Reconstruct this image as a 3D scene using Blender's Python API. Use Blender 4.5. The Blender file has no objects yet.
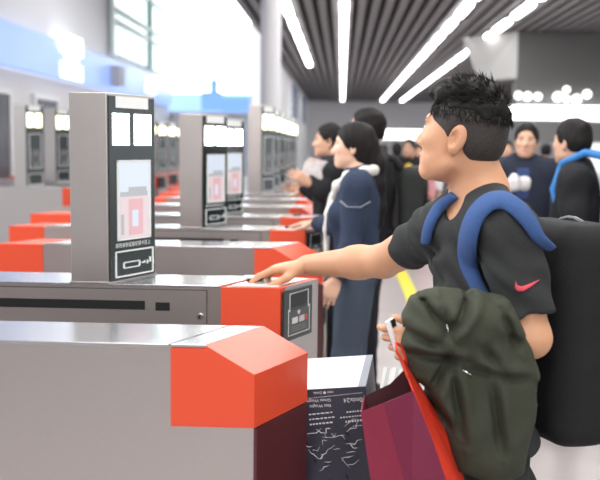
import bpy, bmesh, math, random
import numpy as np
from mathutils import Vector, Matrix

random.seed(7)
SC = bpy.context.scene
COL = SC.collection

# ------------------------------------------------------------------ camera
F_PX = 900.0
CAM = np.array([0.0, 0.0, 1.5])
_psi = math.atan(.045); _th = math.atan(95 / 900); _ro = .012
CF = np.array([-math.sin(_psi) * math.cos(_th), math.cos(_psi) * math.cos(_th), -math.sin(_th)])
_r0 = np.array([math.cos(_psi), math.sin(_psi), 0.0]); _u0 = np.cross(_r0, CF)
CR = _r0 * math.cos(_ro) + _u0 * math.sin(_ro)
CU = -_r0 * math.sin(_ro) + _u0 * math.cos(_ro)
cd = bpy.data.cameras.new('camera')
cam = bpy.data.objects.new('camera', cd); COL.objects.link(cam)
cam.matrix_world = Matrix(((CR[0], CU[0], -CF[0], CAM[0]), (CR[1], CU[1], -CF[1], CAM[1]),
                           (CR[2], CU[2], -CF[2], CAM[2]), (0, 0, 0, 1)))
cd.sensor_width = 36; cd.lens = 36 * F_PX / 600
cd.clip_start = .05; cd.clip_end = 300
cd.dof.use_dof = True; cd.dof.focus_distance = 2.45; cd.dof.aperture_fstop = 3.2
SC.camera = cam

# ------------------------------------------------------------------ light
SC.view_settings.view_transform = 'Standard'; SC.view_settings.look = 'None'
SC.view_settings.gamma = 1; SC.view_settings.use_curve_mapping = False
SC.view_settings.exposure = .52
wd = bpy.data.worlds.new('world'); SC.world = wd; wd.use_nodes = True
bg = wd.node_tree.nodes['Background']
bg.inputs[0].default_value = (.93, .97, 1, 1); bg.inputs[1].default_value = .9

def area_light(name, loc, target, size, sizey, power, col=(1, 1, 1)):
    l = bpy.data.lights.new(name, 'AREA'); l.shape = 'RECTANGLE'; l.size = size; l.size_y = sizey
    l.energy = power; l.color = col
    o = bpy.data.objects.new(name, l); COL.objects.link(o); o.location = loc
    o.rotation_euler = (Vector(target) - Vector(loc)).to_track_quat('-Z', 'Y').to_euler()
    return o
area_light('window_daylight', (-4.6, 4.5, 3.4), (0.2, 2.6, 1.1), 4.5, 2.0, 165, (.93, .97, 1))
area_light('hall_lamps', (1.5, 3.0, 3.9), (1.5, 3.0, 0), 1.0, 8, 150, (1, .97, .93))
area_light('hall_lamps', (-1.0, 3.0, 3.9), (-1.0, 3.0, 0), 1.0, 8, 120, (1, .97, .93))
area_light('rear_fill_light', (1.0, -3.6, 3.6), (0.6, 2.5, 1.0), 5, 1.6, 140, (1, .98, .95))  # unseen fill light added behind the camera to brighten the gates
area_light('side_fill_light', (-4.2, 15, 6.4), (-4.4, 15, 0), 3.6, 18, 560, (.97, .99, 1))  # unseen light added overhead to brighten the left wall
area_light('far_hall_lamps', (1.5, 13, 3.9), (1.5, 13, 0), 5, 11, 330, (1, .98, .96))
area_light('deep_hall_lamps', (3, 34, 3.85), (3, 36, 0), 8, 26, 900, (1, .98, .97))

# ------------------------------------------------------------------ projection (used to measure places only)
def ray(px, py):
    return CF + CR * (px - 300) / F_PX + CU * (240 - py) / F_PX
def uy(px, py, y):
    d = ray(px, py); return CAM + d * (y - CAM[1]) / d[1]
def uz(px, py, z):
    d = ray(px, py); return CAM + d * (z - CAM[2]) / d[2]

# ------------------------------------------------------------------ materials
MATS = {}
def mat(name, col=(.5, .5, .5), rough=.5, metal=0.0, emit=None, film=0.0, bump=0.0, bscale=40, stretch=None, var=0.0, coat=0.0,
        vcol=False, spec=.5, alpha=None, sheen=0.0, trans=0.0):
    if name in MATS: return MATS[name]
    m = bpy.data.materials.new(name); m.use_nodes = True
    nt = m.node_tree; b = nt.nodes['Principled BSDF']
    b.inputs['Base Color'].default_value = (*col, 1); b.inputs['Roughness'].default_value = rough
    b.inputs['Metallic'].default_value = metal; b.inputs['Specular IOR Level'].default_value = spec
    b.inputs['Coat Weight'].default_value = coat; b.inputs['Coat Roughness'].default_value = .12
    b.inputs['Sheen Weight'].default_value = sheen
    b.inputs['Transmission Weight'].default_value = trans
    if alpha is not None: b.inputs['Alpha'].default_value = alpha
    if emit:
        b.inputs['Emission Color'].default_value = (*emit[0], 1); b.inputs['Emission Strength'].default_value = emit[1]
    if bump or var:
        tc = nt.nodes.new('ShaderNodeTexCoord'); mp = nt.nodes.new('ShaderNodeMapping')
        nt.links.new(tc.outputs['Object'], mp.inputs[0])
        if stretch: mp.inputs['Scale'].default_value = stretch
        nz = nt.nodes.new('ShaderNodeTexNoise'); nz.inputs['Scale'].default_value = bscale; nz.inputs['Detail'].default_value = 4
        nt.links.new(mp.outputs[0], nz.inputs[0])
        if bump:
            bp = nt.nodes.new('ShaderNodeBump'); bp.inputs['Strength'].default_value = bump; bp.inputs['Distance'].default_value = .004
            nt.links.new(nz.outputs[0], bp.inputs['Height']); nt.links.new(bp.outputs[0], b.inputs['Normal'])
        if var:
            rm = nt.nodes.new('ShaderNodeValToRGB')
            rm.color_ramp.elements[0].position = .3; rm.color_ramp.elements[1].position = .7
            rm.color_ramp.elements[0].color = (*[c * (1 - var) for c in col], 1)
            rm.color_ramp.elements[1].color = (*[min(1, c * (1 + var)) for c in col], 1)
            nt.links.new(nz.outputs[0], rm.inputs[0]); nt.links.new(rm.outputs[0], b.inputs['Base Color'])
    if vcol:
        at = nt.nodes.new('ShaderNodeAttribute'); at.attribute_name = 'tint'
        nt.links.new(at.outputs['Color'], b.inputs['Base Color'])
    if film:
        tr = nt.nodes.new('ShaderNodeBsdfTransparent'); gl = nt.nodes.new('ShaderNodeBsdfGlossy'); mx = nt.nodes.new('ShaderNodeMixShader')
        lw = nt.nodes.new('ShaderNodeLayerWeight'); lw.inputs[0].default_value = film
        gl.inputs['Roughness'].default_value = rough; nt.links.new(lw.outputs['Fresnel'], mx.inputs[0])
        nt.links.new(tr.outputs[0], mx.inputs[1]); nt.links.new(gl.outputs[0], mx.inputs[2])
        nt.links.new(mx.outputs[0], nt.nodes['Material Output'].inputs['Surface'])
    MATS[name] = m; return m

steel = mat('brushed_steel', (.57, .535, .525), .30, .95, bump=.05, bscale=60, stretch=(1, 1, 40), var=.05)
steel_lt = mat('steel_top', (.62, .63, .66), .22, .95, bump=.03, bscale=40, stretch=(2, 40, 2))
steel_dk = mat('dark_steel', (.2, .19, .19), .35, .7)
red = mat('red_lacquer', (.76, .078, .028), .42, coat=.15)
black = mat('black_plastic', (.012, .013, .014), .35)
panelb = mat('black_glass_panel', (.02, .03, .032), .15, coat=.3)
line_w = mat('white_line', (.75, .78, .78), .5)
maroon = mat('maroon_reflection', (.09, .018, .022), .35)
lampw = mat('lit_display_lamp', (1, 1, 1), .4, emit=((.93, 1, .98), 9))
lampy = mat('lit_warm_lamp', (1, 1, 1), .4, emit=((1, .90, .55), 3.2))
ceil_lamp = mat('ceiling_lamp_light', (1, 1, 1), .4, emit=((1, 1, .98), 7))
white_p = mat('white_paint', (.82, .83, .86), .6)
white_plate = mat('white_plate', (.85, .88, .88), .4)

# ------------------------------------------------------------------ object helpers
def tag(o, label=None, cat=None, group=None, kind=None):
    if label: o['label'] = label
    if cat: o['category'] = cat
    if group: o['group'] = group
    if kind: o['kind'] = kind
    return o
def empty(name, loc=(0, 0, 0), rz=0.0, label=None, cat=None, group=None):
    o = bpy.data.objects.new(name, None); COL.objects.link(o); o.location = loc; o.rotation_euler = (0, 0, rz)
    o.empty_display_size = .1
    return tag(o, label, cat, group)
def mesh_obj(name, verts, faces, m, parent=None, smooth=False, midx=None, bevel=0.0):
    me = bpy.data.meshes.new(name); me.from_pydata([tuple(map(float, v)) for v in verts], [], [tuple(f) for f in faces])
    for mm in (m if isinstance(m, (list, tuple)) else [m]): me.materials.append(mm)
    if midx is not None: me.polygons.foreach_set('material_index', midx)
    if smooth: me.polygons.foreach_set('use_smooth', [True] * len(me.polygons))
    bm = bmesh.new(); bm.from_mesh(me); bmesh.ops.recalc_face_normals(bm, faces=bm.faces); bm.to_mesh(me); bm.free()
    me.update()
    o = bpy.data.objects.new(name, me); COL.objects.link(o)
    if parent: o.parent = parent
    if bevel:
        bv = o.modifiers.new('bevel', 'BEVEL'); bv.width = bevel; bv.segments = 2; bv.limit_method = 'ANGLE'
    return o
class MB:
    """collects shapes of one mesh"""
    def __init__(s): s.v = []; s.f = []; s.mi = []
    def add(s, v, f, mi=0):
        n = len(s.v); s.v += [tuple(p) for p in v]; s.f += [tuple(i + n for i in q) for q in f]; s.mi += [mi] * len(f); return s
    def box(s, lo, hi, mi=0):
        (a, b, c), (d, e, g) = lo, hi
        return s.add([(a, b, c), (d, b, c), (d, e, c), (a, e, c), (a, b, g), (d, b, g), (d, e, g), (a, e, g)],
                     [(0, 3, 2, 1), (4, 5, 6, 7), (0, 1, 5, 4), (1, 2, 6, 5), (2, 3, 7, 6), (3, 0, 4, 7)], mi)
    def hexa(s, p, mi=0):   # 8 corner points, bottom loop then top loop
        return s.add(p, [(0, 3, 2, 1), (4, 5, 6, 7), (0, 1, 5, 4), (1, 2, 6, 5), (2, 3, 7, 6), (3, 0, 4, 7)], mi)
    def prism(s, loop0, loop1, mi=0):
        n = len(loop0)
        return s.add(list(loop0) + list(loop1), [tuple(range(n))[::-1], tuple(range(n, 2 * n))] +
                     [(i, (i + 1) % n, n + (i + 1) % n, n + i) for i in range(n)], mi)
    def tube(s, pts, r, n=8, mi=0):
        pts = [Vector(p) for p in pts]; rs = r if isinstance(r, (list, tuple)) else [r] * len(pts)
        rings = []
        up = Vector((0, 0, 1))
        for i, p in enumerate(pts):
            d = (pts[min(i + 1, len(pts) - 1)] - pts[max(i - 1, 0)]).normalized()
            a = d.cross(up)
            if a.length < .05: a = d.cross(Vector((0, 1, 0)))
            a.normalize(); b = d.cross(a)
            rings.append([tuple(p + (a * math.cos(2 * math.pi * k / n) + b * math.sin(2 * math.pi * k / n)) * rs[i]) for k in range(n)])
        v = [q for rr in rings for q in rr]; f = []
        for i in range(len(pts) - 1):
            for k in range(n):
                f.append((i * n + k, i * n + (k + 1) % n, (i + 1) * n + (k + 1) % n, (i + 1) * n + k))
        f.append(tuple(range(n))[::-1]); f.append(tuple(range((len(pts) - 1) * n, len(pts) * n)))
        return s.add(v, f, mi)
    def build(s, name, m, parent=None, smooth=False, bevel=0.0):
        return mesh_obj(name, s.v, s.f, m, parent, smooth, s.mi, bevel)
def text_obj(name, body, size, mtx, m, parent=None, thick=.0004, align='CENTER'):
    cu = bpy.data.curves.new(name, 'FONT'); cu.body = body; cu.size = size; cu.align_x = align; cu.align_y = 'CENTER'
    cu.extrude = thick; cu.materials.append(m)
    tmp = bpy.data.objects.new(name, cu); COL.objects.link(tmp)
    me = bpy.data.meshes.new_from_object(tmp.evaluated_get(bpy.context.evaluated_depsgraph_get()))
    bpy.data.objects.remove(tmp)
    o = bpy.data.objects.new(name, me); COL.objects.link(o)
    if parent: o.parent = parent
    o.matrix_local = mtx
    return o
def frame(o, x, y, z):
    x, y, z = (np.array(a, float) / np.linalg.norm(a) for a in (x, y, z))
    return Matrix(((x[0], y[0], z[0], o[0]), (x[1], y[1], z[1], o[1]), (x[2], y[2], z[2], o[2]), (0, 0, 0, 1)))

# ------------------------------------------------------------------ implicit surfaces: smooth bodies and cloth
def nrm(v):
    v = np.array(v, float); return v / (np.linalg.norm(v) + 1e-12)
I3 = np.eye(3)
def cap(a, b, ra, rb, k=.02, op='u'): return dict(t='cap', a=np.array(a, float), b=np.array(b, float), ra=ra, rb=rb, k=k, op=op)
def ell(c, r, M=None, k=.02, op='u'): return dict(t='ell', c=np.array(c, float), r=np.array(r, float), M=I3 if M is None else M, k=k, op=op)
def rbox(c, hf, rr, M=None, k=.02, op='u'): return dict(t='box', c=np.array(c, float), hf=np.array(hf, float), rr=rr, M=I3 if M is None else M, k=k, op=op)
def cut(p, n, k=.004): return dict(t='pl', p=np.array(p, float), n=nrm(n), k=k, op='i')
def poly(pts, o, M, th, rr, k=.02, op='u'): return dict(t='poly', P=np.array(pts, float), c=np.array(o, float), M=M, th=th, rr=rr, k=k, op=op)
def dist(q, p):
    t = q['t']
    if t == 'cap':
        ba = q['b'] - q['a']; pa = p - q['a']; h = np.clip(pa @ ba / (ba @ ba + 1e-12), 0, 1)
        return np.sqrt(((pa - h[:, None] * ba) ** 2).sum(1)) - (q['ra'] + h * (q['rb'] - q['ra']))
    if t == 'ell':
        l = (p - q['c']) @ q['M']; a = l / q['r']; k0 = np.sqrt((a * a).sum(1)); b = a / q['r']
        return k0 * (k0 - 1) / (np.sqrt((b * b).sum(1)) + 1e-9)
    if t == 'box':
        l = np.abs((p - q['c']) @ q['M']) - q['hf'] + q['rr']
        return np.sqrt((np.maximum(l, 0) ** 2).sum(1)) + np.minimum(l.max(1), 0) - q['rr']
    if t == 'pl': return (p - q['p']) @ q['n']
    if t == 'poly':
        l = (p - q['c']) @ q['M']; uv = l[:, :2]; P = q['P']; d = np.full(len(l), 1e9); s = np.ones(len(l))
        for i in range(len(P)):
            a = P[i]; b = P[i - 1]; e = b - a; w = uv - a
            h = np.clip(w @ e / (e @ e), 0, 1); dd = w - h[:, None] * e; d = np.minimum(d, (dd * dd).sum(1))
            c1 = uv[:, 1] >= a[1]; c2 = uv[:, 1] < b[1]; c3 = e[0] * w[:, 1] > e[1] * w[:, 0]
            s = np.where((c1 & c2 & c3) | (~c1 & ~c2 & ~c3), -s, s)
        d2 = s * np.sqrt(d) + q['rr']; dz = np.abs(l[:, 2]) - q['th'] + q['rr']
        return np.sqrt(np.maximum(d2, 0) ** 2 + np.maximum(dz, 0) ** 2) + np.minimum(np.maximum(d2, dz), 0) - q['rr']
def sdf(prims, p, disp=None):
    f = np.full(len(p), .5)
    for q in prims:
        d = dist(q, p); k = q['k']
        if q['op'] == 'u':
            h = np.maximum(k - np.abs(f - d), 0) / k; f = np.minimum(f, d) - h * h * k * .25
        else:
            if q['op'] == 's': d = -d
            h = np.maximum(k - np.abs(f - d), 0) / k; f = np.maximum(f, d) + h * h * k * .25
    if disp is not None: f = f + disp(p)
    return f
def sdf_mesh(name, prims, h, m, parent=None, disp=None, colfn=None, extra=None):
    lo = np.full(3, 1e9); hi = -lo
    for q in prims:
        if q['op'] != 'u': continue
        if q['t'] == 'cap':
            for c, r in ((q['a'], q['ra']), (q['b'], q['rb'])): lo = np.minimum(lo, c - r); hi = np.maximum(hi, c + r)
        elif q['t'] == 'poly':
            R = np.abs(q['P']).max() + q['th']; lo = np.minimum(lo, q['c'] - R); hi = np.maximum(hi, q['c'] + R)
        else:
            e = np.abs(q['M']) @ (q['r'] if q['t'] == 'ell' else q['hf']); lo = np.minimum(lo, q['c'] - e); hi = np.maximum(hi, q['c'] + e)
    lo -= .03; hi += .03
    B = 12; bs = B * h; nb = np.ceil((hi - lo) / bs).astype(int)
    gi = np.stack(np.meshgrid(*[np.arange(n) for n in nb], indexing='ij'), -1).reshape(-1, 3)
    cen = lo + (gi + .5) * bs; R = bs * .8661
    D = np.stack([dist(q, cen) for q in prims], 1)
    fc = sdf(prims, cen)
    keep = np.abs(fc) < R * 1.5 + .02
    gi = gi[keep]; D = D[keep]
    NX, NY, NZ = nb * B + 2
    loc = np.stack(np.meshgrid(*[np.arange(B + 1)] * 3, indexing='ij'), -1).reshape(-1, 3)
    K = np.array([q['k'] for q in prims]); isp = np.array([q['op'] == 'i' for q in prims])
    VID = []; VP = []; QE = []
    for bi in range(len(gi)):
        base = gi[bi] * B; p = lo + (base + loc) * h
        use = np.where(isp, D[bi] > -(R * 1.2 + K + .02), D[bi] < R * 1.25 + K + .02)
        sub = [prims[i] for i in np.nonzero(use)[0]]
        if not sub: continue
        f = sdf(sub, p, disp).reshape(B + 1, B + 1, B + 1)
        neg = f < 0
        if neg.all() or not neg.any(): continue
        c = [neg[i:B + i, j:B + j, k:B + k] for i in (0, 1) for j in (0, 1) for k in (0, 1)]
        cs = sum(x.astype(np.int8) for x in c); act = np.argwhere((cs > 0) & (cs < 8))
        acc = np.zeros((len(act), 3)); cnt = np.zeros(len(act)); ai = act
        for ax in range(3):
            for o1 in (0, 1):
                for o2 in (0, 1):
                    off = np.zeros(3, int); oth = [a for a in range(3) if a != ax]; off[oth[0]] = o1; off[oth[1]] = o2
                    q0 = ai + off; q1 = q0.copy(); q1[:, ax] += 1
                    f0 = f[q0[:, 0], q0[:, 1], q0[:, 2]]; f1 = f[q1[:, 0], q1[:, 1], q1[:, 2]]
                    cr = (f0 < 0) != (f1 < 0); t = np.where(cr, f0 / np.where(cr, f0 - f1, 1), 0)
                    pt = q0.astype(float); pt[:, ax] += t; acc += pt * cr[:, None]; cnt += cr
        g = base + act
        VID.append((g[:, 0] * NY + g[:, 1]) * NZ + g[:, 2]); VP.append(lo + (base + acc / cnt[:, None]) * h)
        for ax in range(3):
            s0 = [slice(0, B)] * 3; s1 = [slice(0, B)] * 3; s1[ax] = slice(1, B + 1)
            a = neg[tuple(s0)]; b = neg[tuple(s1)]; e = np.argwhere(a != b)
            if len(e): QE.append(np.column_stack([base + e, np.full(len(e), ax), a[e[:, 0], e[:, 1], e[:, 2]]]))
    VID = np.concatenate(VID); VP = np.concatenate(VP); order = np.argsort(VID); VID = VID[order]; VP = VP[order]
    QE = np.concatenate(QE); F = []
    for ax in range(3):
        e = QE[QE[:, 3] == ax]; o = [a for a in ((1, 2), (2, 0), (0, 1))[ax]]
        q = []
        for d1, d2 in ((0, 0), (-1, 0), (-1, -1), (0, -1)):
            g = e[:, :3].copy(); g[:, o[0]] += d1; g[:, o[1]] += d2
            i = (g[:, 0] * NY + g[:, 1]) * NZ + g[:, 2]; j = np.searchsorted(VID, i); j = np.minimum(j, len(VID) - 1)
            q.append(np.where(VID[j] == i, j, -1))
        q = np.stack(q, 1); fl = e[:, 4] == 0; q[fl] = q[fl][:, ::-1]; F.append(q[(q >= 0).all(1)])
    F = np.concatenate(F)
    nv0 = len(VP)
    if extra is not None:
        ev, ef = extra; nq = len(VP); VP = np.concatenate([VP, np.array(ev)]); F = np.concatenate([F, np.array(ef) + nq])
    me = bpy.data.meshes.new(name); me.vertices.add(len(VP)); me.vertices.foreach_set('co', VP.astype(np.float32).ravel())
    me.loops.add(len(F) * 4); me.loops.foreach_set('vertex_index', F.ravel().astype(np.int32))
    me.polygons.add(len(F)); me.polygons.foreach_set('loop_start', np.arange(len(F), dtype=np.int32) * 4)
    me.polygons.foreach_set('use_smooth', np.ones(len(F), bool))
    me.update(calc_edges=True); me.validate()
    me.materials.append(m)
    if colfn is not None:
        c = np.ones((len(VP), 4), np.float32); c[:, :3] = colfn(VP)
        at = me.color_attributes.new('tint', 'FLOAT_COLOR', 'POINT'); at.data.foreach_set('color', c.ravel())
    o = bpy.data.objects.new(name, me); COL.objects.link(o)
    if parent: o.parent = parent
    sm = o.modifiers.new('smooth', 'SMOOTH'); sm.factor = .5; sm.iterations = 2
    return o

# ------------------------------------------------------------------ people
def axes(fwd, pitch=0.0):
    """columns: forward, left, up"""
    f = nrm((fwd[0], fwd[1], 0)); l = np.array([-f[1], f[0], 0]); u = np.array([0, 0, 1.0])
    f2 = f * math.cos(pitch) + u * math.sin(pitch); u2 = -f * math.sin(pitch) + u * math.cos(pitch)
    return np.stack([f2, l, u2], 1)
def head_prims(c, M, s=1.0):
    P = lambda x, y, z: c + M @ (np.array([x, y, z]) * s)
    r = lambda *a: np.array(a) * s
    L = [ell(P(-.008, 0, .028), r(.090, .075, .087), M, .01),
         ell(P(.030, 0, -.030), r(.060, .061, .080), M, .03 * s),
         ell(P(.042, 0, -.082), r(.042, .044, .030), M, .03 * s),
         ell(P(.020, .040, -.062), r(.040, .018, .030), M, .03 * s), ell(P(.020, -.040, -.062), r(.040, .018, .030), M, .03 * s)]
    for y in (1, -1):
        L += [ell(P(.056, .038 * y, -.020), r(.028, .024, .022), M, .02 * s),
              ell(P(.073, .027 * y, .024), r(.011, .024, .008), M, .014 * s)]
    L += [cap(P(.080, 0, .012), P(.101, 0, -.028), .008 * s, .0125 * s, .014 * s),
          ell(P(.092, .011, -.034), r(.011, .008, .008), M, .008 * s), ell(P(.092, -.011, -.034), r(.011, .008, .008), M, .008 * s)]
    for y in (1, -1):
        L += [ell(P(.094, .033 * y, .004), r(.016, .017, .010), M, .012 * s, 's'), ell(P(.0745, .031 * y, .004), r(.0125, .0125, .0125), M, .003)]
    L += [ell(P(.085, 0, -.060), r(.012, .024, .0065), M, .007 * s), ell(P(.083, 0, -.071), r(.012, .020, .0075), M, .007 * s),
          ell(P(.072, 0, -.096), r(.020, .022, .016), M, .02 * s)]
    for y in (1, -1): L.append(cap(P(.004, .053 * y, -.070), P(.066, .020 * y, -.102), .0135 * s, .013 * s, .016 * s))
    Mh = M
    for y in (1, -1):
        a = .25; Rr = np.array([[math.cos(a), 0, math.sin(a)], [0, 1, 0], [-math.sin(a), 0, math.cos(a)]]).T
        b = .35 * y; Rz = np.array([[math.cos(b), -math.sin(b), 0], [math.sin(b), math.cos(b), 0], [0, 0, 1]])
        Me = M @ Rz @ Rr
        L += [ell(P(-.016, .078 * y, -.010), r(.020, .0085, .033), Me, .006 * s), ell(P(-.010, .074 * y, -.038), r(.010, .007, .011), Me, .008 * s),
              ell(P(-.010, .087 * y, -.010), r(.0105, .010, .021), Me, .004 * s, 's'), ell(P(.000, .078 * y, -.014), r(.0045, .004, .008), Me, .003 * s), cap(P(-.017, .079 * y, .008), P(-.014, .079 * y, -.020), .0035 * s, .0035 * s, .004 * s)]
    return L
def head_color(c, M, s, skin, eyes=True):
    skin = np.array(skin)
    def fn(p):
        l = (p - c) @ M / s; col = np.tile(skin, (len(p), 1))
        def blob(cx, rx, cc, w=1.0):
            d = (((l - np.array(cx)) / np.array(rx)) ** 2).sum(1); t = np.clip((1.25 - d) / .5, 0, 1)[:, None] * w
            col[:] = col * (1 - t) + np.array(cc) * t
        blob((.092, 0, -.066), (.02, .024, .011), skin * np.array([.82, .52, .55]), .8)
        for y in (1, -1):
            blob((.078, .030 * y, .026), (.02, .020, .0045), (.02, .016, .014), .95)
            blob((.085, .031 * y, .004), (.012, .0145, .0065), (.55, .53, .5), .9)
            blob((.088, .031 * y, .004), (.012, .0060, .0062), (.02, .012, .01))
            blob((.085, .031 * y, .0105), (.012, .017, .0022), (.03, .02, .02))
            blob((-.012, .088 * y, -.006), (.011, .008, .018), skin * np.array([.8, .62, .58]), .7)
        return col
    return fn
def hand_prims(W, D, N, T, curl=(.25, .35, .25), s=1.0, thumb=(.62, .55, .3), curls=None, splay=.06):
    W = np.array(W, float); D = nrm(D); N = nrm(np.array(N, float) - D * (D @ np.array(N, float)))
    T = np.array(T, float); T = nrm(T - D * (D @ T) - N * (N @ T)); L = []
    M = np.stack([D, T, N], 1)
    L.append(ell(W + D * .048 * s, np.array([.052, .039, .0145]) * s, M, .02))
    off = (.031, .0105, -.010, -.029); kn = (.088, .092, .087, .078)
    ln = ((.044, .026, .020), (.049, .030, .021), (.045, .028, .020), (.034, .021, .018))
    for i in range(4):
        K = W + (D * kn[i] + T * off[i] - N * .002) * s
        L.append(cap(W + (D * .02 + T * off[i] * .6) * s, K, .013 * s, .0108 * s, .012))
        cu = curls[i] if curls else [c * (1 + .12 * i) for c in curl]
        a = 0; p = K; r0 = .0098 * s
        for j in range(3):
            a += cu[j]; d = D * math.cos(a) + N * math.sin(a) + T * splay * (1.5 - i) * (1 if j == 0 else .4); d = nrm(d)
            q = p + d * ln[i][j] * s; r1 = r0 - .0011 * s; L.append(cap(p, q, r0, r1, .0035)); p = q; r0 = r1
    d1 = nrm(D * thumb[0] + T * thumb[1] + N * thumb[2])
    b = W + (D * .022 + T * .026 + N * .004) * s; p1 = b + d1 * .042 * s
    L.append(cap(W + (D * .012 + T * .008) * s, p1, .015 * s, .0118 * s, .014))
    d2 = nrm(d1 * .7 + D * .5); p2 = p1 + d2 * .031 * s; d3 = nrm(d2 * .7 + D * .35 + N * .15); p3 = p2 + d3 * .024 * s
    L += [cap(p1, p2, .0115 * s, .010 * s, .004), cap(p2, p3, .010 * s, .008 * s, .004)]
    return L
def mid(a, b, t): return np.array(a) * (1 - t) + np.array(b) * t
def torso_prims(J, g=0.0, k=.05, fem=False):
    sl, sr, nk, pv = J['sl'], J['sr'], J['neck'], J['pelvis']; s = J['s']
    left = nrm(sl - sr); up = nrm(nk - pv); left = nrm(left - up * (left @ up)); fw = np.cross(left, up)
    M = np.stack([fw, left, up], 1); w = .90 if fem else 1.0
    r = lambda *a: np.array(a) * s + g
    L = [ell(mid(pv, nk, .66), r(.100, .155 * w, .20), M, .02), cap(sl, sr, .052 * s * w + g, .052 * s * w + g, k),
         ell(mid(pv, nk, .28), r(.098, .132 * w, .19), M, k), ell(pv, r(.106, .152, .13), M, k)]
    for a in (sl, sr): L.append(cap(mid(nk, pv, -.03), mid(a, nk, .1), .046 * s + g * .6, .05 * s + g, k))
    if fem:
        for y in (1, -1): L.append(ell(mid(pv, nk, .62) + M @ np.array([.085, .06 * y, 0]) * s, r(.045, .055, .055), M, .04))
    return L, M
def arm_prims(J, side, g=0.0, k=.03, e=1.0, lower=True, s=None):
    a, b, c = J['s' + side], J['e' + side], J['w' + side]; s = s or J['s']
    b2 = b if e >= 1 else mid(a, b, e)
    L = [cap(a, b2, .052 * s + g, .040 * s + g, k)]
    if lower: L += [cap(b, mid(b, c, .35), .040 * s + g, .041 * s + g, .02), cap(mid(b, c, .3), c, .041 * s + g, .027 * s + g, .02)]
    return L
def leg_prims(J, side, g=0.0):
    h, kn, an = J['h' + side], J['k' + side], J['a' + side]; s = J['s']
    return [cap(h, kn, .082 * s + g, .055 * s + g, .04), cap(kn, mid(kn, an, .35), .055 * s + g, .056 * s + g, .03),
            cap(mid(kn, an, .3), an, .055 * s + g, .036 * s + g, .03)]
def default_joints(hgt=1.70, lean=0.0, fem=False):
    s = hgt / 1.70; w = .90 if fem else 1.0
    J = dict(s=s, pelvis=(0, 0, .93), neck=(-.01 + lean, 0, 1.43), head=(.03 + lean * 1.3, 0, 1.585),
             sl=(-.01 + lean, .172 * w, 1.375), sr=(-.01 + lean, -.172 * w, 1.375), el=(-.03 + lean, .215, 1.10), er=(-.03 + lean, -.215, 1.10),
             wl=(.06 + lean, .225, .87), wr=(.06 + lean, -.225, .87), hl=(0, .085, .90), hr=(0, -.085, .90),
             kl=(.03, .095, .50), kr=(.02, -.095, .50), al=(-.02, .10, .09), ar=(.0, -.10, .09))
    return {k: (v if k == 's' else np.array(v, float) * s) for k, v in J.items()}
def wrinkle(amp, fr=38., seed=0):
    rg = np.random.RandomState(seed); V = rg.normal(size=(5, 3)) * fr * np.array([1, 1, .6]); ph = rg.rand(5) * 6
    W = rg.normal(size=(5, 3)) * fr * .35
    def fn(p):
        a = np.zeros(len(p))
        for i in range(5): a += np.sin(p @ V[i] + ph[i] + 1.5 * np.sin(p @ W[i]))
        return a * amp / 3
    return fn
def fabric(name, col, bump=.25, rough=.85, var=.08, sc=220):
    return mat(name, col, rough, bump=bump, bscale=sc, var=var, sheen=.0, spec=.25)
def shoes(J, root, fwd, m):
    for sd in 'lr':
        a = J['a' + sd]; f = np.array([fwd[0], fwd[1], 0]); g = np.array([a[0], a[1], .045])
        sdf_mesh('shoe', [cap(a - [0, 0, .01], g, .042, .042, .02), cap(g - f * .05, g + f * .11, .044, .036, .03), cut((0, 0, .003), (0, 0, -1))], .007, m, root)
def trousers(J, root, m, h, g=.018, seed=1, top=.98):
    T, M = torso_prims(J, g * .6); P = [T[3], T[2]] + leg_prims(J, 'l', g) + leg_prims(J, 'r', g)
    P += [cut(mid(J['pelvis'], J['neck'], .16), J['neck'] - J['pelvis'])]
    return sdf_mesh('trousers', P, h, m, root, wrinkle(.004, 30, seed))

def hair_short(c, M, s, g=.012, low=-.03):
    P = lambda x, y, z: c + M @ (np.array([x, y, z]) * s); r = lambda *a: np.array(a) * s
    return [ell(P(-.018, 0, .034), r(.098 + g * .6, .077 + g * .5, .087 + g), M, .01),
            ell(P(-.035, 0, -.02), r(.072, .066, .07), M, .03),
            ell(P(.112, 0, -.020), r(.085, .085, .104), M, .012, 's'), ell(P(.020, 0, -.085), r(.060, .2, .075), M, .012, 's'), cut(P(0, 0, low - .035), M @ np.array([-.15, 0, -1]), .01)]
def hair_long(c, M, s, pts):
    P = lambda x, y, z: c + M @ (np.array([x, y, z]) * s); r = lambda *a: np.array(a) * s
    L = [ell(P(-.02, 0, .030), r(.108, .086, .100), M, .01), ell(P(-.055, 0, -.03), r(.065, .074, .09), M, .03),
         ell(P(.10, 0, -.045), r(.080, .11, .105), M, .012, 's')]
    for i in range(len(pts) - 1): L.append(cap(P(*pts[i][:3]), P(*pts[i + 1][:3]), pts[i][3] * s, pts[i + 1][3] * s, .03))
    return L
SKIN = (.62, .36, .25)
skin_m = mat('skin', SKIN, .48, vcol=True, spec=.35, bump=.05, bscale=160)
hair_m = mat('black_hair', (.010, .0085, .0085), .62, spec=.22, bump=.5, bscale=90, stretch=(1, 1, .25))
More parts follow.
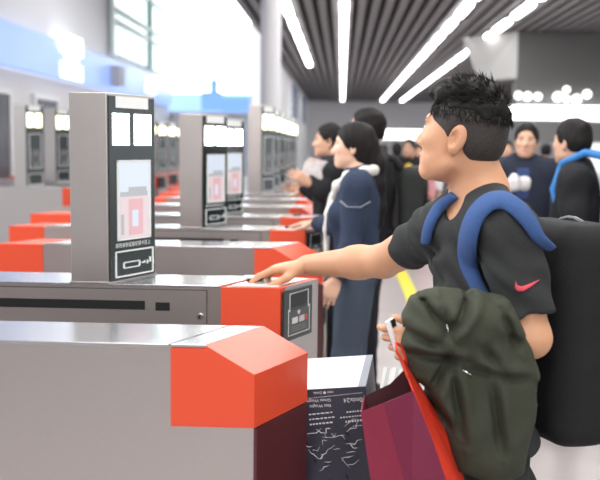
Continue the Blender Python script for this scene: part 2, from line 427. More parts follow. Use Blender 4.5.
def person(loc, rz, label, hgt=1.7, fem=False, lean=0.0, pose=None, head_yaw=0.0, head_pitch=0.0, hair='short', hair_pts=None,
           top=(.05, .05, .06), topname='jacket', legs=(.03, .035, .05), shoe=(.02, .02, .02), h=.008, skin=SKIN, group=None, tg=.022,
           collar=None, seed=3, hands=None, inner=None):
    root = empty('person', (loc[0], loc[1], 0), rz, label, 'person', group)
    J = default_joints(hgt, lean, fem)
    for k, v in (pose or {}).items(): J[k] = np.array(v, float)
    s = J['s'] * .98; Mh = axes((math.cos(head_yaw), math.sin(head_yaw)), head_pitch); hc = J['head']
    P = head_prims(hc, Mh, s) + [cap(hc + Mh @ np.array([-.03, 0, -.05]) * s, J['neck'], .052 * s * (.9 if fem else 1), .058 * s, .03)]
    T, M = torso_prims(J, 0, fem=fem); P += T
    for sd in 'lr':
        P += arm_prims(J, sd); P += leg_prims(J, sd)
        d = nrm(J['w' + sd] - J['e' + sd]); y = 1 if sd == 'l' else -1
        hd = (hands or {}).get(sd) or dict(D=d, N=(0, -y, 0), T=(1, 0, 0))
        P += hand_prims(J['w' + sd], hd['D'], hd['N'], hd['T'], hd.get('curl', (.3, .4, .3)), s)
    sdf_mesh('body', P, h, skin_m, root, None, head_color(hc, Mh, s, skin))
    hp = hair_short(hc, Mh, s) if hair == 'short' else hair_long(hc, Mh, s, hair_pts)
    sdf_mesh('hair', hp, min(h, .006), hair_m, root, wrinkle(.003, 60, seed))
    tm = fabric(topname + '_%.3f_%.3f_%.3f' % tuple(top), top)
    T, M = torso_prims(J, tg, fem=fem)
    C = T + arm_prims(J, 'l', tg * .8) + arm_prims(J, 'r', tg * .8)
    for sd in 'lr':
        d = nrm(J['w' + sd] - J['e' + sd]); C = C + []
    C.append(cut(mid(J['pelvis'], J['neck'], -.16), J['pelvis'] - J['neck']))
    ck = [cap(J['neck'] + [0, 0, .0], J['neck'] + [.02, 0, .09], .062 * s, .07 * s, .01, 's')]
    wc = []
    for sd in 'lr':
        d = nrm(J['w' + sd] - J['e' + sd]); wc.append(cap(J['w' + sd] + d * .025, J['w' + sd] + d * .2, .05, .09, .004, 's'))
    sdf_mesh(topname, C + ck + wc, h, tm, root, wrinkle(.006, 26, seed))
    trousers(J, root, fabric('trousers_%.3f_%.3f_%.3f' % tuple(legs), legs), h, seed=seed)
    shoes(J, root, (1, 0), mat('shoe_%.2f' % shoe[0], shoe, .5))
    return root, J, Mh, hc

# ------------------------------------------------------------------ the hall
floor_m = mat('floor_stone', (.44, .40, .40), .28, bump=0, var=.06, bscale=3)
tag(MB().box((-30, -6, -.1), (30, 60, 0)).build('floor', floor_m), kind='structure')
ceil_m = mat('ceiling_slat', (.19, .175, .18), .5, .2)
b = MB(); b.box((-1.9, -6, 4.10), (14, 52, 4.2), 1)
x = -1.9
while x < 13.9:
    b.box((x, -6, 3.98), (x + .13, 52, 4.10), 0); x += .24
tag(b.build('ceiling', [ceil_m, mat('ceiling_void', (.03, .03, .03), .9)]), kind='structure')
wall_m = mat('pale_wall', (.80, .81, .84), .6)
wall_g = mat('grey_wall', (.66, .65, .68), .6)
glass_b = mat('blue_window_glass', (.10, .16, .38), .15, coat=.3)
glass_t = mat('teal_window_glass', (.13, .32, .30), .15, emit=((.35, .62, .58), .22))
tag(MB().box((-9, -6, 6.6), (-1.9, 28, 6.7)).build('ceiling', mat('side_ceiling', (.42, .41, .40), .7)), kind='structure')
tag(MB().box((-9, -6.2, 0), (14, -6, 6.6)).build('wall_rear', mat('rear_wall', (.78, .77, .76), .6)), kind='structure')
tag(MB().box((-1.95, -6, 4.2), (-1.85, 28, 6.6)).build('wall_upper', mat('upper_wall', (.6, .6, .62), .6)), kind='structure')
tag(MB().box((-2.15, 23.5, 0), (-1.95, 52, 4.2)).build('wall_left', wall_m), kind='structure')
tag(MB().box((-2.15, 52, 0), (14, 52.2, 4.2)).build('wall_back', wall_g), kind='structure')
b = MB(); b.box((-5.25, 7, 0), (-5.05, 28, 2.58)); b.box((-5.25, 7, 3.27), (-5.05, 28, 6.6))
tag(b.build('wall_side', mat('shop_wall', (.72, .71, .72), .6)), kind='structure')
tag(MB().box((-5.0, 26.6, 0), (-2.2, 26.8, 2.4)).build('wall_front', wall_m), kind='structure')
k = 0
for (y0, y1, z0, z1) in ((24.0, 27.6, 2.7, 3.95), (35, 39.5, 2.55, 3.9), (44, 49, 2.6, 3.9)):
    k += 1; w = MB()
    for i in range(5): w.box((-1.95, y0, z0 + (z1 - z0) * i / 5), (-1.91, y1, z0 + (z1 - z0) * (i + .8) / 5))
    tag(w.build('window_%d' % k, glass_b), kind='structure')
w = MB(); w.box((-5.05, 19.6, 3.45), (-5.0, 27.5, 5.9), 0)
for z in (4.1, 4.35, 5.1): w.box((-5.0, 19.6, z), (-4.95, 27.5, z + .1), 1)
w.box((-5.0, 19.4, 3.35), (-4.93, 19.6, 6), 1); w.box((-5.0, 23.4, 3.35), (-4.93, 23.5, 6), 1)
tag(w.build('window_4', [glass_t, mat('window_frame_grey', (.55, .62, .6), .5)]), kind='structure')
# doors of the rooms under the fascia
k = 0
for y in (12.3, 14.6, 16.9):
    k += 1
    d = MB(); d.box((-5.05, y, 0), (-4.99, y + 1.1, 2.2), 0); d.box((-5.05, y - .08, 0), (-4.97, y, 2.28), 1); d.box((-5.05, y + 1.1, 0), (-4.97, y + 1.18, 2.28), 1); d.box((-5.05, y, 2.2), (-4.97, y + 1.1, 2.28), 1)
    tag(d.build('door_%d' % k, [mat('dark_door_glass', (.12, .12, .14), .2), white_p]), kind='structure')
col = MB(); n = 28
col.prism([(-1.06 + .15 * math.cos(2 * math.pi * i / n), 13.3 + .15 * math.sin(2 * math.pi * i / n), 0) for i in range(n)],
          [(-1.06 + .15 * math.cos(2 * math.pi * i / n), 13.3 + .15 * math.sin(2 * math.pi * i / n), 6.5) for i in range(n)])
tag(col.build('trim_1', mat('column_paint', (.66, .66, .69), .5), smooth=False), kind='structure')
# bulkhead over the far hall
b = MB(); grey_d = mat('bulkhead_grey', (.115, .115, .112), .6); grey_lit = mat('bulkhead_lit_return', (.52, .51, .50), .6)  # the return's paler grey carries the light falling on that side
b.box((3.75, 19.9, 2.42), (14, 20.4, 3.97), 0)
b.hexa([(3.1, 21, 3.0), (3.75, 19.9, 3.0), (3.75, 20.4, 3.0), (3.3, 21.2, 3.0), (2.7, 21, 3.97), (3.75, 19.9, 3.97), (3.75, 20.4, 3.97), (2.9, 21.2, 3.97)], 1)
tag(b.build('trim_2', [grey_d, grey_lit]), kind='structure')
# yellow guidance line on the floor
tag(MB().box((.66, 6.2, 0), (.80, 20, .004)).build('trim_3', mat('yellow_line', (.70, .62, .03), .6)), kind='structure')

# fascia, banner, signs
blue_lit = mat('blue_fascia_film', (.24, .36, .78), .4, emit=((.30, .44, .92), .40))
f_ = MB(); f_.box((-5.05, 7, 2.6), (-4.9, 25.9, 3.25))
tag(f_.build('fascia_sign', blue_lit), 'long periwinkle blue fascia band running along the left wall high above the gates', 'sign')
g_ = MB()
y0 = 18.3
for (a, b2, z0, z1) in ((-.6, .6, 3.05, 3.3), (-.32, .32, 2.9, 3.05), (-.6, .6, 2.62, 2.9), (-.6, .6, 3.12, 3.4)):
    g_.box((-4.9, 16.2 + a, z0), (-4.84, 16.2 + b2, z1))
tag(g_.build('lit_sign', mat('soft_lit_white', (1, 1, 1), .4, emit=((.92, .96, 1), .8))), 'tall white lit sign glowing on the near end of the blue fascia', 'sign')
tag(MB().box((-4.9, 22.4, 2.75), (-4.84, 23.4, 3.15)).build('lit_sign', MATS['soft_lit_white']), 'small white lit sign toward the far end of the blue fascia', 'sign')
tag(MB().box((-4.901, 19.0, 2.72), (-4.7, 19.5, 3.12)).build('speaker_box', mat('grey_box', (.42, .42, .45), .6)), 'small grey speaker box mounted on the blue fascia', 'speaker')
ban = empty('light_box', (-4.0, 26.4, 0), 0, 'huge glaring white light box with a blue skyline along its foot', 'light box')
MB().box((-1.35, -.1, 2.4), (1.35, .1, 6.8)).build('cabinet', mat('aluminium', (.6, .6, .62), .4, .5), ban)
MB().box((-1.32, -.13, 2.95), (1.32, -.1, 6.78)).build('white_face', mat('banner_white', (1, 1, 1), .4, emit=((.97, 1, 1), 3.0)), ban)
MB().box((-1.32, -.13, 2.42), (1.32, -.1, 2.95)).build('blue_foot', mat('banner_blue', (.3, .5, .9), .4, emit=((.42, .62, 1), .75)), ban)
sk = MB(); sky = [(-.1, .5, 2.46, 3.0), (.5, 1.3, 2.43, 2.86), (.16, .38, 2.98, 3.35), (.22, .31, 3.35, 3.62)]
for (a, b2, z0, z1) in sky: sk.box((a, -.14, z0), (b2, -.13, z1))
sk.build('skyline_print', mat('banner_print', (.15, .3, .8), .4, emit=((.22, .42, .95), .65)), ban)
tag(MB().box((3.4, 19.6, 2.10), (14, 19.8, 2.40)).build('light_band', mat('band_white', (1, 1, 1), .4, emit=((1, 1, 1), 2.2))), 'long white lit band sign below the dark bulkhead at right', 'sign')
tag(MB().box((1.75, 40, 1.80), (4.6, 40.2, 2.22)).build('light_band', MATS['band_white']), 'short white lit band sign far back left of the tall man\'s face', 'sign')
tag(MB().box((4.1, 19.5, 1.62), (6.0, 19.7, 2.06)).build('header_board', mat('header_grey', (.2, .2, .2), .6)), 'dark grey header board under the long lit band at right', 'board')
tag(MB().box((4.72, 19.4, 1.60), (5.06, 19.46, 1.86)).build('wall_screen', mat('cyan_screen', (.4, .7, .85), .3, emit=((.45, .8, .95), .9))), 'small pale blue wall screen under the lit band at right', 'screen')
# round spot lamps near the bulkhead
def sphere_mb(c, r, n=10, mi=0, mb=None, sc=(1, 1, 1)):
    mb = mb or MB(); v = []; f = []
    for i in range(n + 1):
        for j in range(n * 2):
            a = math.pi * i / n; t = math.pi * j / n
            v.append((c[0] + r * sc[0] * math.sin(a) * math.cos(t), c[1] + r * sc[1] * math.sin(a) * math.sin(t), c[2] + r * sc[2] * math.cos(a)))
    for i in range(n):
        for j in range(n * 2): f.append((i * n * 2 + j, i * n * 2 + (j + 1) % (n * 2), (i + 1) * n * 2 + (j + 1) % (n * 2), (i + 1) * n * 2 + j))
    mb.add(v, f, mi); return mb
for i, (x, z, r) in enumerate([(3.78, 2.62, .08), (3.98, 2.60, .09), (4.20, 2.60, .08), (4.62, 2.60, .1), (4.80, 2.75, .075), (5.02, 2.55, .1), (5.24, 2.66, .09), (4.81, 2.55, .07)]):
    o = empty('spot_lamp', (x, 19.84, z), 0, 'round white spot lamp on the bulkhead above the lit band', 'lamp', 'spot lamps on the bulkhead')
    sphere_mb((0, -.03, 0), r, 8).build('bulb', mat('spot_light', (1, 1, 1), .4, emit=((1, 1, 1), 1.6)), o, True)
    MB().box((-.03, -.02, -.03), (.03, .08, .03)).build('bracket', black, o)

# ceiling light rows
def capsule(mb, c, L, w, hz, n=10, mi=0):
    out = []
    for sgn, a0 in ((1, 0), (-1, math.pi)):
        for i in range(n + 1):
            a = a0 + math.pi * i / n; out.append((w * math.cos(a), sgn * 0 + (L / 2 - w) * sgn + w * math.sin(a)))
    lo = [(c[0] + p[0], c[1] + p[1], c[2]) for p in out]; hi = [(c[0] + p[0], c[1] + p[1], c[2] + hz) for p in out]
    return mb.prism(lo, hi, mi)
tube0 = capsule(MB(), (0, 0, 0), 1.6, .07, .07).build('ceiling_light', ceil_lamp)
first = True
for nm, x, ya, yb in (('leftmost', -1.03, 14.5, 28), ('second from left', 0.0, 14.5, 49), ('third from left', 2.15, 14.5, 50), ('rightmost', 3.2, 14.5, 50)):
    y = ya
    while y < yb:
        if first: o = tube0; first = False
        else: o = tube0.copy(); COL.objects.link(o)
        o.location = (x, y, 3.91)
        tag(o, 'white ceiling light tube in the %s row of the slatted ceiling' % nm, 'ceiling light', 'ceiling lights in the %s row' % nm)
        y += 2.15

# ------------------------------------------------------------------ ticket gates
GW = .225; GS = .105 / .215
XR = -.187
def gate(Y, kind, pillar, xlb, label, xr=XR, redlen=.19, detail=1, lamp=lampw):
    root = empty('ticket_gate', (xr, Y, 0), 0, label, 'ticket gate', 'ticket gates')
    xl = xlb - xr - redlen; w = GW; S = GS
    def pl(x, y, z): return (x + S * y, y, z)
    def slab(x0, x1, z0, z1, mb, y0=0.0, y1=w, mi=0):
        return mb.hexa([pl(x0, y0, z0), pl(x1, y0, z0), pl(x1, y1, z0), pl(x0, y1, z0), pl(x0, y0, z1), pl(x1, y0, z1), pl(x1, y1, z1), pl(x0, y1, z1)], mi)
    b = MB(); slab(xl + .004, -.004, .02, .861, b, .003, w - .003); slab(xl + redlen, -.19, .861, 1.043, b, .003, w - .003)
    slab(xl + .02, -.02, 0, .02, b, .015, w - .015, 1)
    b.build('body', [steel, steel_dk], root)
    # top plates with a seam
    end = -.111 if kind == 'slope' else -.19
    slab(xl + redlen, -.196, 1.043, 1.05, MB()).build('top_plate', steel_lt, root, bevel=.0015)
    if kind == 'slope': slab(-.192, -.111, 1.043, 1.0505, MB()).build('top_plate', steel_lt, root, bevel=.0015)
    # red ends
    c = MB()
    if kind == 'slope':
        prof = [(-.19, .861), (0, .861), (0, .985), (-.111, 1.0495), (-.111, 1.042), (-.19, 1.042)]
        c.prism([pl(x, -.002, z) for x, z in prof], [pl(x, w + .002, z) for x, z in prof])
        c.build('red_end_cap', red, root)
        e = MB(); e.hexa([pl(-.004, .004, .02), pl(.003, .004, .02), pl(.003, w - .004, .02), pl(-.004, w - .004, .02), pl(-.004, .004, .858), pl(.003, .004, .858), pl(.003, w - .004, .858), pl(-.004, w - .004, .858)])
        e.build('end_reflection_panel', maroon, root)  # steel end face; a dark maroon reflection is put into its colour
    else:
        prof = [(-.19, .861), (0, .861), (0, 1.046), (-.19, 1.046)]
        c.prism([pl(x, -.002, z) for x, z in prof], [pl(x, w + .002, z) for x, z in prof])
        c.build('red_end_cap', red, root)
        nx = np.array([w, -S * w, 0]); nx /= np.linalg.norm(nx)
        ux = np.array([S * w, w, 0])
        def ef(u, z, off): return tuple(np.array([0, -.002, 0]) + ux * u * (w + .004) / w + nx * off + [0, 0, z])
        def eslab(mb, u0, u1, z0, z1, o0, o1, mi=0):
            return mb.hexa([ef(u0, z0, o0), ef(u0, z0, o1), ef(u1, z0, o1), ef(u1, z0, o0), ef(u0, z1, o0), ef(u0, z1, o1), ef(u1, z1, o1), ef(u1, z1, o0)], mi)
        eslab(MB(), .10, 1.0, .5, 1.045, 0, .002).build('end_plate', steel, root)
        p = eslab(MB(), .02, .78, .868, 1.035, .002, .010).build('reader_panel', panelb, root, bevel=.002)
        if detail:
            o = MB(); lo, hi = .010, .0108
            pts = [(.14, .885), (.14, .965), (.17, .970), (.17, 1.022), (.66, 1.022), (.66, .970), (.70, .965), (.70, .885)]
            for i in range(len(pts)):
                (u0, z0), (u1, z1) = pts[i], pts[(i + 1) % len(pts)]
                eslab(o, min(u0, u1) - .008, max(u0, u1) + .008, min(z0, z1) - .0012, max(z0, z1) + .0012, lo, hi)
            o.build('outline', line_w, p)
            eslab(MB(), .20, .63, .975, 1.016, .010, .0106).build('screen', black, p)
            eslab(MB(), .17, .68, .888, .966, .010, .0104).build('instruction_plate', mat('instruction_grey', (.09, .095, .10), .4), p)
            ic = MB(); eslab(ic, .385, .43, .948, .957, .0104, .0112); eslab(ic, .365, .45, .955, .9585, .0104, .0112); eslab(ic, .385, .43, .9585, .962, .0104, .0112)
            eslab(ic, .23, .38, .921, .941, .0104, .0112); eslab(ic, .42, .56, .921, .941, .0104, .0112, 1)
            for r_ in range(3): eslab(ic, .22, .62, .896 + r_ * .007, .898 + r_ * .007, .0104, .0110, 2)
            eslab(ic, .59, .63, .921, .941, .0104, .0112, 3)
            ic.build('card_icons', [line_w, mat('icon_pale', (.65, .6, .6), .5), mat('icon_grey', (.3, .3, .3), .5), red], p)
        # card reader on top
        rp = MB(); slab(-.17, -.02, 1.046, 1.0495, rp, .02, w - .02); rp.build('reader_top', mat('reader_white', (.80, .80, .82), .25, coat=.4), root)
        if detail:
            rk = MB(); slab(-.165, -.08, 1.0495, 1.0515, rk, .035, w - .05); rk.build('reader_pad', mat('pad_pale', (.62, .63, .65), .2, coat=.3), root)
            rk = MB(); slab(-.15, -.125, 1.0515, 1.064, rk, .07, .12); rk.build('reader_button', black, root, bevel=.003)
    # the other end
    c2 = MB(); slab(xl, xl + redlen, .861, 1.046, c2, -.002, w + .002); c2.build('red_end_cap', red, root)
    # service panel on the near side
    if detail and kind != 'slope':
        sp = MB(); slab(-1.15, -.235, .885, 1.035, sp, -.001, .003)
        q = sp.build('service_panel', steel, root, bevel=.001)
        fr = MB()
        for (a, b2, z0, z1) in ((-1.15, -.235, 1.033, 1.0365), (-1.15, -.235, .8835, .887), (-.2375, -.234, .885, 1.035)): slab(a, b2, z0, z1, fr, -.0022, .0)
        fr.build('seam', steel_dk, q)
        sl = MB(); slab(-1.1, -.435, .968, .997, sl, -.0035, -.001); sl.build('slot', black, q)
        s2 = MB(); slab(-.40, -.355, .966, .993, s2, -.0035, -.001); s2.build('sensor_window', black, q)
        lk = MB(); lk.prism([(-.258 + .011 * math.cos(a * .3927), -.001, .950 + .011 * math.sin(a * .3927)) for a in range(16)], [(-.258 + .010 * math.cos(a * .3927), -.012, .950 + .010 * math.sin(a * .3927)) for a in range(16)])
        lk.box((-.261, -.013, .945), (-.255, -.0118, .955), 1)
        lk.build('key_lock', [mat('chrome', (.75, .75, .76), .15, 1.0), black], q)
    if pillar:
        H = pillar; x0, x1 = -.675, -.555
        pb = MB(); slab(x0, x1, 1.05, H, pb, 0, w - .005); slab(x0 - .004, x1 + .004, 1.05, 1.056, pb, -.003, w - .002)
        P = pb.build('display_pillar', steel, root, bevel=.002)
        nx = np.array([w, -S * w, 0]); nx /= np.linalg.norm(nx); ux = np.array([S * w, w, 0]); hh = H - 1.05
        def pf(u, v, off): return np.array([x1, 0, 1.05]) + ux * u * .978 + nx * off + np.array([0, 0, v * hh])
        def ps(mb, u0, u1, v0, v1, o0, o1, mi=0):
            return mb.hexa([tuple(q) for q in (pf(u0, v0, o0), pf(u0, v0, o1), pf(u1, v0, o1), pf(u1, v0, o0), pf(u0, v1, o0), pf(u0, v1, o1), pf(u1, v1, o1), pf(u1, v1, o0))], mi)
        ps(MB(), .03, .97, .012, .985, 0, .004).build('display_panel', panelb, P)
        ps(MB(), .16, .82, .925, .985, .004, .007).build('sign_plate', white_plate, P)
        for (a, b2) in ((.10, .42), (.54, .88)): ps(MB(), a, b2, .73, .895, .004, .007).build('display_lamp', lamp, P)
        fr = MB()
        for (a, b2, v0, v1) in ((.17, .205, .22, .65), (.835, .87, .22, .65), (.17, .87, .22, .228), (.17, .87, .642, .65)): ps(fr, a, b2, v0, v1, .004, .0075)
        fr.build('screen_frame', line_w, P)
        sc = MB(); ps(sc, .205, .835, .228, .642, .004, .006, 0)
        ps(sc, .205, .835, .228, .455, .006, .0064, 1); ps(sc, .40, .70, .245, .44, .0064, .0068, 2); ps(sc, .47, .60, .29, .38, .0068, .0071, 0)
        ps(sc, .24, .30, .25, .36, .0064, .0068, 3); ps(sc, .23, .8, .455, .48, .006, .0066, 3); ps(sc, .40, .78, .48, .505, .006, .0066, 3)
        sc.build('display_screen', [panelb, mat('screen_dim', (.10, .11, .12), .2), mat('screen_dim_grey', (.16, .16, .17), .3), panelb] if not detail else [mat('screen_pale', (.4, .45, .52), .2, emit=((.55, .62, .72), .45)), mat('screen_rose', (.5, .42, .44), .2, emit=((.60, .56, .58), .36)),
                                    mat('screen_pink', (.5, .3, .33), .2, emit=((.66, .42, .46), .34)), mat('screen_grey', (.3, .32, .34), .2, emit=((.4, .43, .46), .35))], P)
        o = MB()
        for (a, b2, v0, v1) in ((.12, .15, .022, .165), (.90, .93, .022, .165), (.12, .93, .022, .030), (.12, .93, .157, .165)): ps(o, a, b2, v0, v1, .004, .0068)
        if detail:
            for (a, b2, v0, v1) in ((.30, .62, .066, .072), (.30, .62, .096, .102), (.28, .31, .070, .098), (.61, .64, .070, .098), (.67, .75, .082, .088), (.78, .81, .075, .095), (.84, .87, .082, .11), (.72, .74, .088, .094)): ps(o, a, b2, v0, v1, .004, .0066)
        o.build('card_slot_sign', line_w, P)
        if detail:
            mtx = frame(pf(.50, .193, .0042), ux, (0, 0, 1), nx)
            text_obj('notice_text', '请将身份证放在读卡区上', .0165, mtx, line_w, P, .0003)
    return root

gate(1.977, 'slope', None, -1.9, 'steel ticket gate nearest the camera, with a sloping red end cap')
gate(2.827, 'reader', 1.657, -1.9, 'steel ticket gate touched by the man in the black T-shirt, with a display pillar')
gate(3.93, 'slope', None, -1.325, 'third steel ticket gate from the camera, sloping red end just behind the reaching hand', redlen=.2)
gate(4.77, 'reader', 1.657, -1.6, 'steel ticket gate beside the woman in the denim jacket, carrying the second display pillar')
gate(5.62, 'reader', 1.657, -1.60, 'ticket gate just behind the denim woman\'s gate, with the third display pillar', redlen=.37)
gate(6.55, 'slope', None, -1.5, 'steel ticket gate without a pillar in the middle of the row', detail=0)
gate(7.45, 'slope', None, -1.459, 'steel ticket gate without a pillar just before the tall far pillars', detail=0)
far = ['first', 'second', 'third', 'fourth', 'fifth', 'sixth']
for i in range(6):
    gate(8.3 + .88 * i, 'reader', 1.86, -1.5 - .1 * i, 'far middle-row ticket gate, %s of those with tall warm-lit pillars' % far[i], detail=0, lamp=lampy)
for i in range(10):
    Y = 8.9 + .93 * i
    gate(Y, 'reader', 1.87, -4.2, 'yellow-lit ticket gate of the bank by the left wall, %s from the front' % ['first', 'second', 'third', 'fourth', 'fifth', 'sixth', 'seventh', 'eighth', 'ninth', 'tenth'][i],
         xr=-2.6, detail=0, lamp=lampy)

# ------------------------------------------------------------------ the man in the black T-shirt
def march(prims, px, py, disp=None, t0=1.2, t1=3.6):
    d = ray(px, py); L = np.linalg.norm(d); t = t0
    for _ in range(160):
        p = CAM + d * t; f = sdf(prims, p[None], disp)[0]
        if f < .0006: break
        t += max(f * .8, .0005) / L
        if t > t1: return None
    e = 1e-3; g = np.array([sdf(prims, (p + e * I3[i])[None], disp)[0] - sdf(prims, (p - e * I3[i])[None], disp)[0] for i in range(3)])
    return p, nrm(g)
MAN = np.array([.36, 2.27, 0.0])
man = empty('person', tuple(MAN), 0, 'man in a black T-shirt reaching out to the gate, olive jacket over his arm', 'person')
L_ = lambda p: np.array(p) - MAN
J = dict(s=1.0, pelvis=uy(487, 505, 2.27), neck=uy(480, 200, 2.29), sl=uy(507, 232, 2.11), sr=uy(436, 233, 2.44),
         el=uy(531, 338, 2.06), er=uy(384, 261, 2.70), wl=uy(440, 347, 2.02), wr=uy(307, 265, 2.93))
pv = J['pelvis']; fw_m = nrm((-.93, -.37, 0)); lf_m = np.array([.37, -.93, 0])
J['hl'] = pv + lf_m * .085 - [0, 0, .03]; J['hr'] = pv - lf_m * .085 - [0, 0, .03]
for sd, sg in (('l', 1), ('r', -1)):
    b = pv + lf_m * .1 * sg; J['k' + sd] = np.array([b[0], b[1], .47]) + fw_m * .03; J['a' + sd] = np.array([b[0], b[1], .09]) - fw_m * .01
for q in list(J):
    if q != 's': J[q] = J[q] - MAN
hc = L_(uy(463, 134, 2.27)); hs = 1.07
Mh = axes((-.89, .45), .13)
P = head_prims(hc, Mh, hs) + [cap(hc + Mh @ np.array([-.032, 0, -.045]) * hs, J['neck'] + [0.008, 0, -.02], .057, .070, .02)]
T, MT = torso_prims(J); P += T
for sd in 'lr': P += arm_prims(J, sd, s=1.24 if sd == 'r' else 1.1) + leg_prims(J, sd)
# right hand: palm down on the reader, thumb towards the camera
P += hand_prims(J['wr'], (-.93, .06, -.16), (-.10, .0, -1), (0, -1, 0), s=1.2, thumb=(.75, .45, .42),
                curls=[[.22, .35, .22], [.30, .38, .25], [.38, .42, .3], [.45, .45, .3]], splay=.05)
# left hand: fingers closed round the bag handle, phone between thumb and fingers
P += hand_prims(J['wl'], (-.97, -.02, .04), (.05, 1, -.1), (0, .1, 1), s=1.0, thumb=(.72, .42, .45),
                curls=[[.50, .75, .5], [.9, 1.1, .7], [1.15, 1.25, .8], [1.2, 1.25, .8]], splay=.03)
man_body = sdf_mesh('body', P, .0034, skin_m, man, None, head_color(hc, Mh, hs, (.63, .335, .20)))
# hair: short faded sides, longer on top
hp = lambda x, y, z: hc + Mh @ (np.array([x, y, z]) * hs)
side = [ell(hp(-.010, 0, .030), (.0945 * hs, .0785 * hs, .0895 * hs), Mh, .01), ell(hp(-.030, 0, -.02), (.073, .069, .06), Mh, .03),
        ell(hp(.114, 0, -.050), (.088, .2, .085), Mh, .016, 's'), ell(hp(.016, .0, -.078), (.062, .2, .068), Mh, .012, 's'),
        ell(hp(-.012, 0, -.014), (.020, .2, .036), Mh, .006, 's'), cut(hp(0, 0, -.068), Mh @ np.array([-.1, 0, -1]), .01)]
sdf_mesh('hair', side, .0035, mat('faded_side_hair', (.032, .026, .023), .65, bump=.6, bscale=260, var=.4), man)
topv = [ell(hp(-.010, 0, .034), (.0965 * hs, .0800 * hs, .091 * hs), Mh, .01), ell(hp(.050, 0, .088), (.042, .058, .022), Mh, .03), ell(hp(.0, 0, .106), (.07, .05, .020), Mh, .03),
        ell(hp(.120, 0, .030), (.052, .2, .042), Mh, .014, 's'), cut(hp(0, 0, .050), Mh @ np.array([.16, 0, -1]), .02)]
rg = np.random.RandomState(5); ev = []; ef = []
def spike(p, d, ln, r, bend):
    n0 = len(ev); d = nrm(d); a = nrm(np.cross(d, (.3, .5, .8))); b = np.cross(d, a); q = np.array(p, float)
    for i in range(4):
        rr = r * (1 - i / 3.3)
        for k in range(4): ev.append(q + (a * math.cos(k * 1.5708) + b * math.sin(k * 1.5708)) * rr)
        d = nrm(d + bend); q = q + d * ln / 3
    for i in range(3):
        for k in range(4): ef.append((n0 + i * 4 + k, n0 + i * 4 + (k + 1) % 4, n0 + (i + 1) * 4 + (k + 1) % 4, n0 + (i + 1) * 4 + k))
for i in range(2600):
    th = rg.uniform(0, 6.283); ph = math.acos(rg.uniform(.02, 1))
    n_ = np.array([math.sin(ph) * math.cos(th), math.sin(ph) * math.sin(th), math.cos(ph)])
    l_ = np.array([-.010, 0, .034]) + n_ * np.array([.0955, .079, .0925]); low = l_[2] < .075
    if l_[0] > .07 and low: continue
    if low: d = np.array([-.3 if l_[0] < 0 else -.1, 0, -1.0]) + n_ * .16 + rg.normal(size=3) * .22; ln = rg.uniform(.008, .020); bend = np.zeros(3)
    else:
        d = n_ * .75 + np.array([.55 - l_[0] * 3, l_[1] * 4, .1]) + rg.normal(size=3) * .3; ln = rg.uniform(.015, .027); bend = np.array([.12, 0, -.18]) * rg.uniform(.2, 1.2)
        if rg.rand() < .03: d = d + np.array([0, 0, .9]); ln *= 1.6
    spike(hp(*l_), Mh @ d, ln, .0016 if low else .0027, Mh @ bend)
sdf_mesh('hair', topv, .0035, hair_m, man, wrinkle(.0034, 120, 4), extra=(ev, ef))
# T-shirt
tshirt_m = fabric('charcoal_tee', (.030, .032, .033), bump=.25)
g = .016
T, MT = torso_prims(J, g)
def sleeve(sd, e, g0, g1):
    a, b_ = J['s' + sd], J['e' + sd]; m_ = mid(a, b_, e); d = nrm(b_ - a)
    return [cap(a, m_ + d * .05, .058 + g0, .046 + g1, .035)], m_, d
SL, ml, dl = sleeve('l', .80, .014, .022); SR, mr, dr = sleeve('r', .50, .012, .017)
up_t = nrm(J['neck'] - J['pelvis'])
arms_near = lambda m_, d: None
TS = T + [cut(mid(J['pelvis'], J['neck'], -.1), J['pelvis'] - J['neck'])]
nkc = J['neck']
TS += [cap(nkc + [.0, 0, -.005], nkc + np.array([-.012, 0, .10]), .070, .092, .01, 's'),
       ell(nkc + fw_m * .072 + np.array([0, 0, -.004]), (.03, .045, .05), MT, .01, 's')]
def fold(p):
    q = p - J['neck']; a = .0070 * np.sin(q[:, 2] * 62 + q[:, 0] * 40 + 2.0 * np.sin(q[:, 1] * 22)) * np.clip((-q[:, 2] - .06) / .1, 0, 1)
    return a + .0046 * np.clip((np.linalg.norm(q, axis=1) - .12) / .12, 0, 1) * np.sin(q @ np.array([70., -45, 90]) + 1.7 * np.sin(q @ np.array([20., 30, -25])))
fold_s = lambda p: fold(p) * .42
# sleeves are cut at their hems, hollowed a little round the arm
SLc = [dict(q) for q in SL + [cap(J['sl'], mid(J['sl'], J['sr'], .3), .066, .06, .03)]] + [cut(ml, dl), cap(ml - dl * .02, ml + dl * .1, .050, .058, .004, 's')]
SRc = [dict(q) for q in SR + [cap(J['sr'], mid(J['sr'], J['sl'], .3), .064, .06, .03)]] + [cut(mr, dr), cap(mr - dr * .02, mr + dr * .1, .047, .056, .004, 's')]
tee = sdf_mesh('t_shirt', TS, .0045, tshirt_m, man, lambda p: fold(p) * 1.35)
sdf_mesh('sleeve', SLc, .0045, tshirt_m, man, fold_s)
sdf_mesh('sleeve', SRc, .0045, tshirt_m, man, fold_s)
# neck ribbing
trousers(J, man, fabric('man_trousers', (.02, .022, .028)), .008)
shoes(J, man, fw_m, mat('shoe_black', (.02, .02, .02), .5))
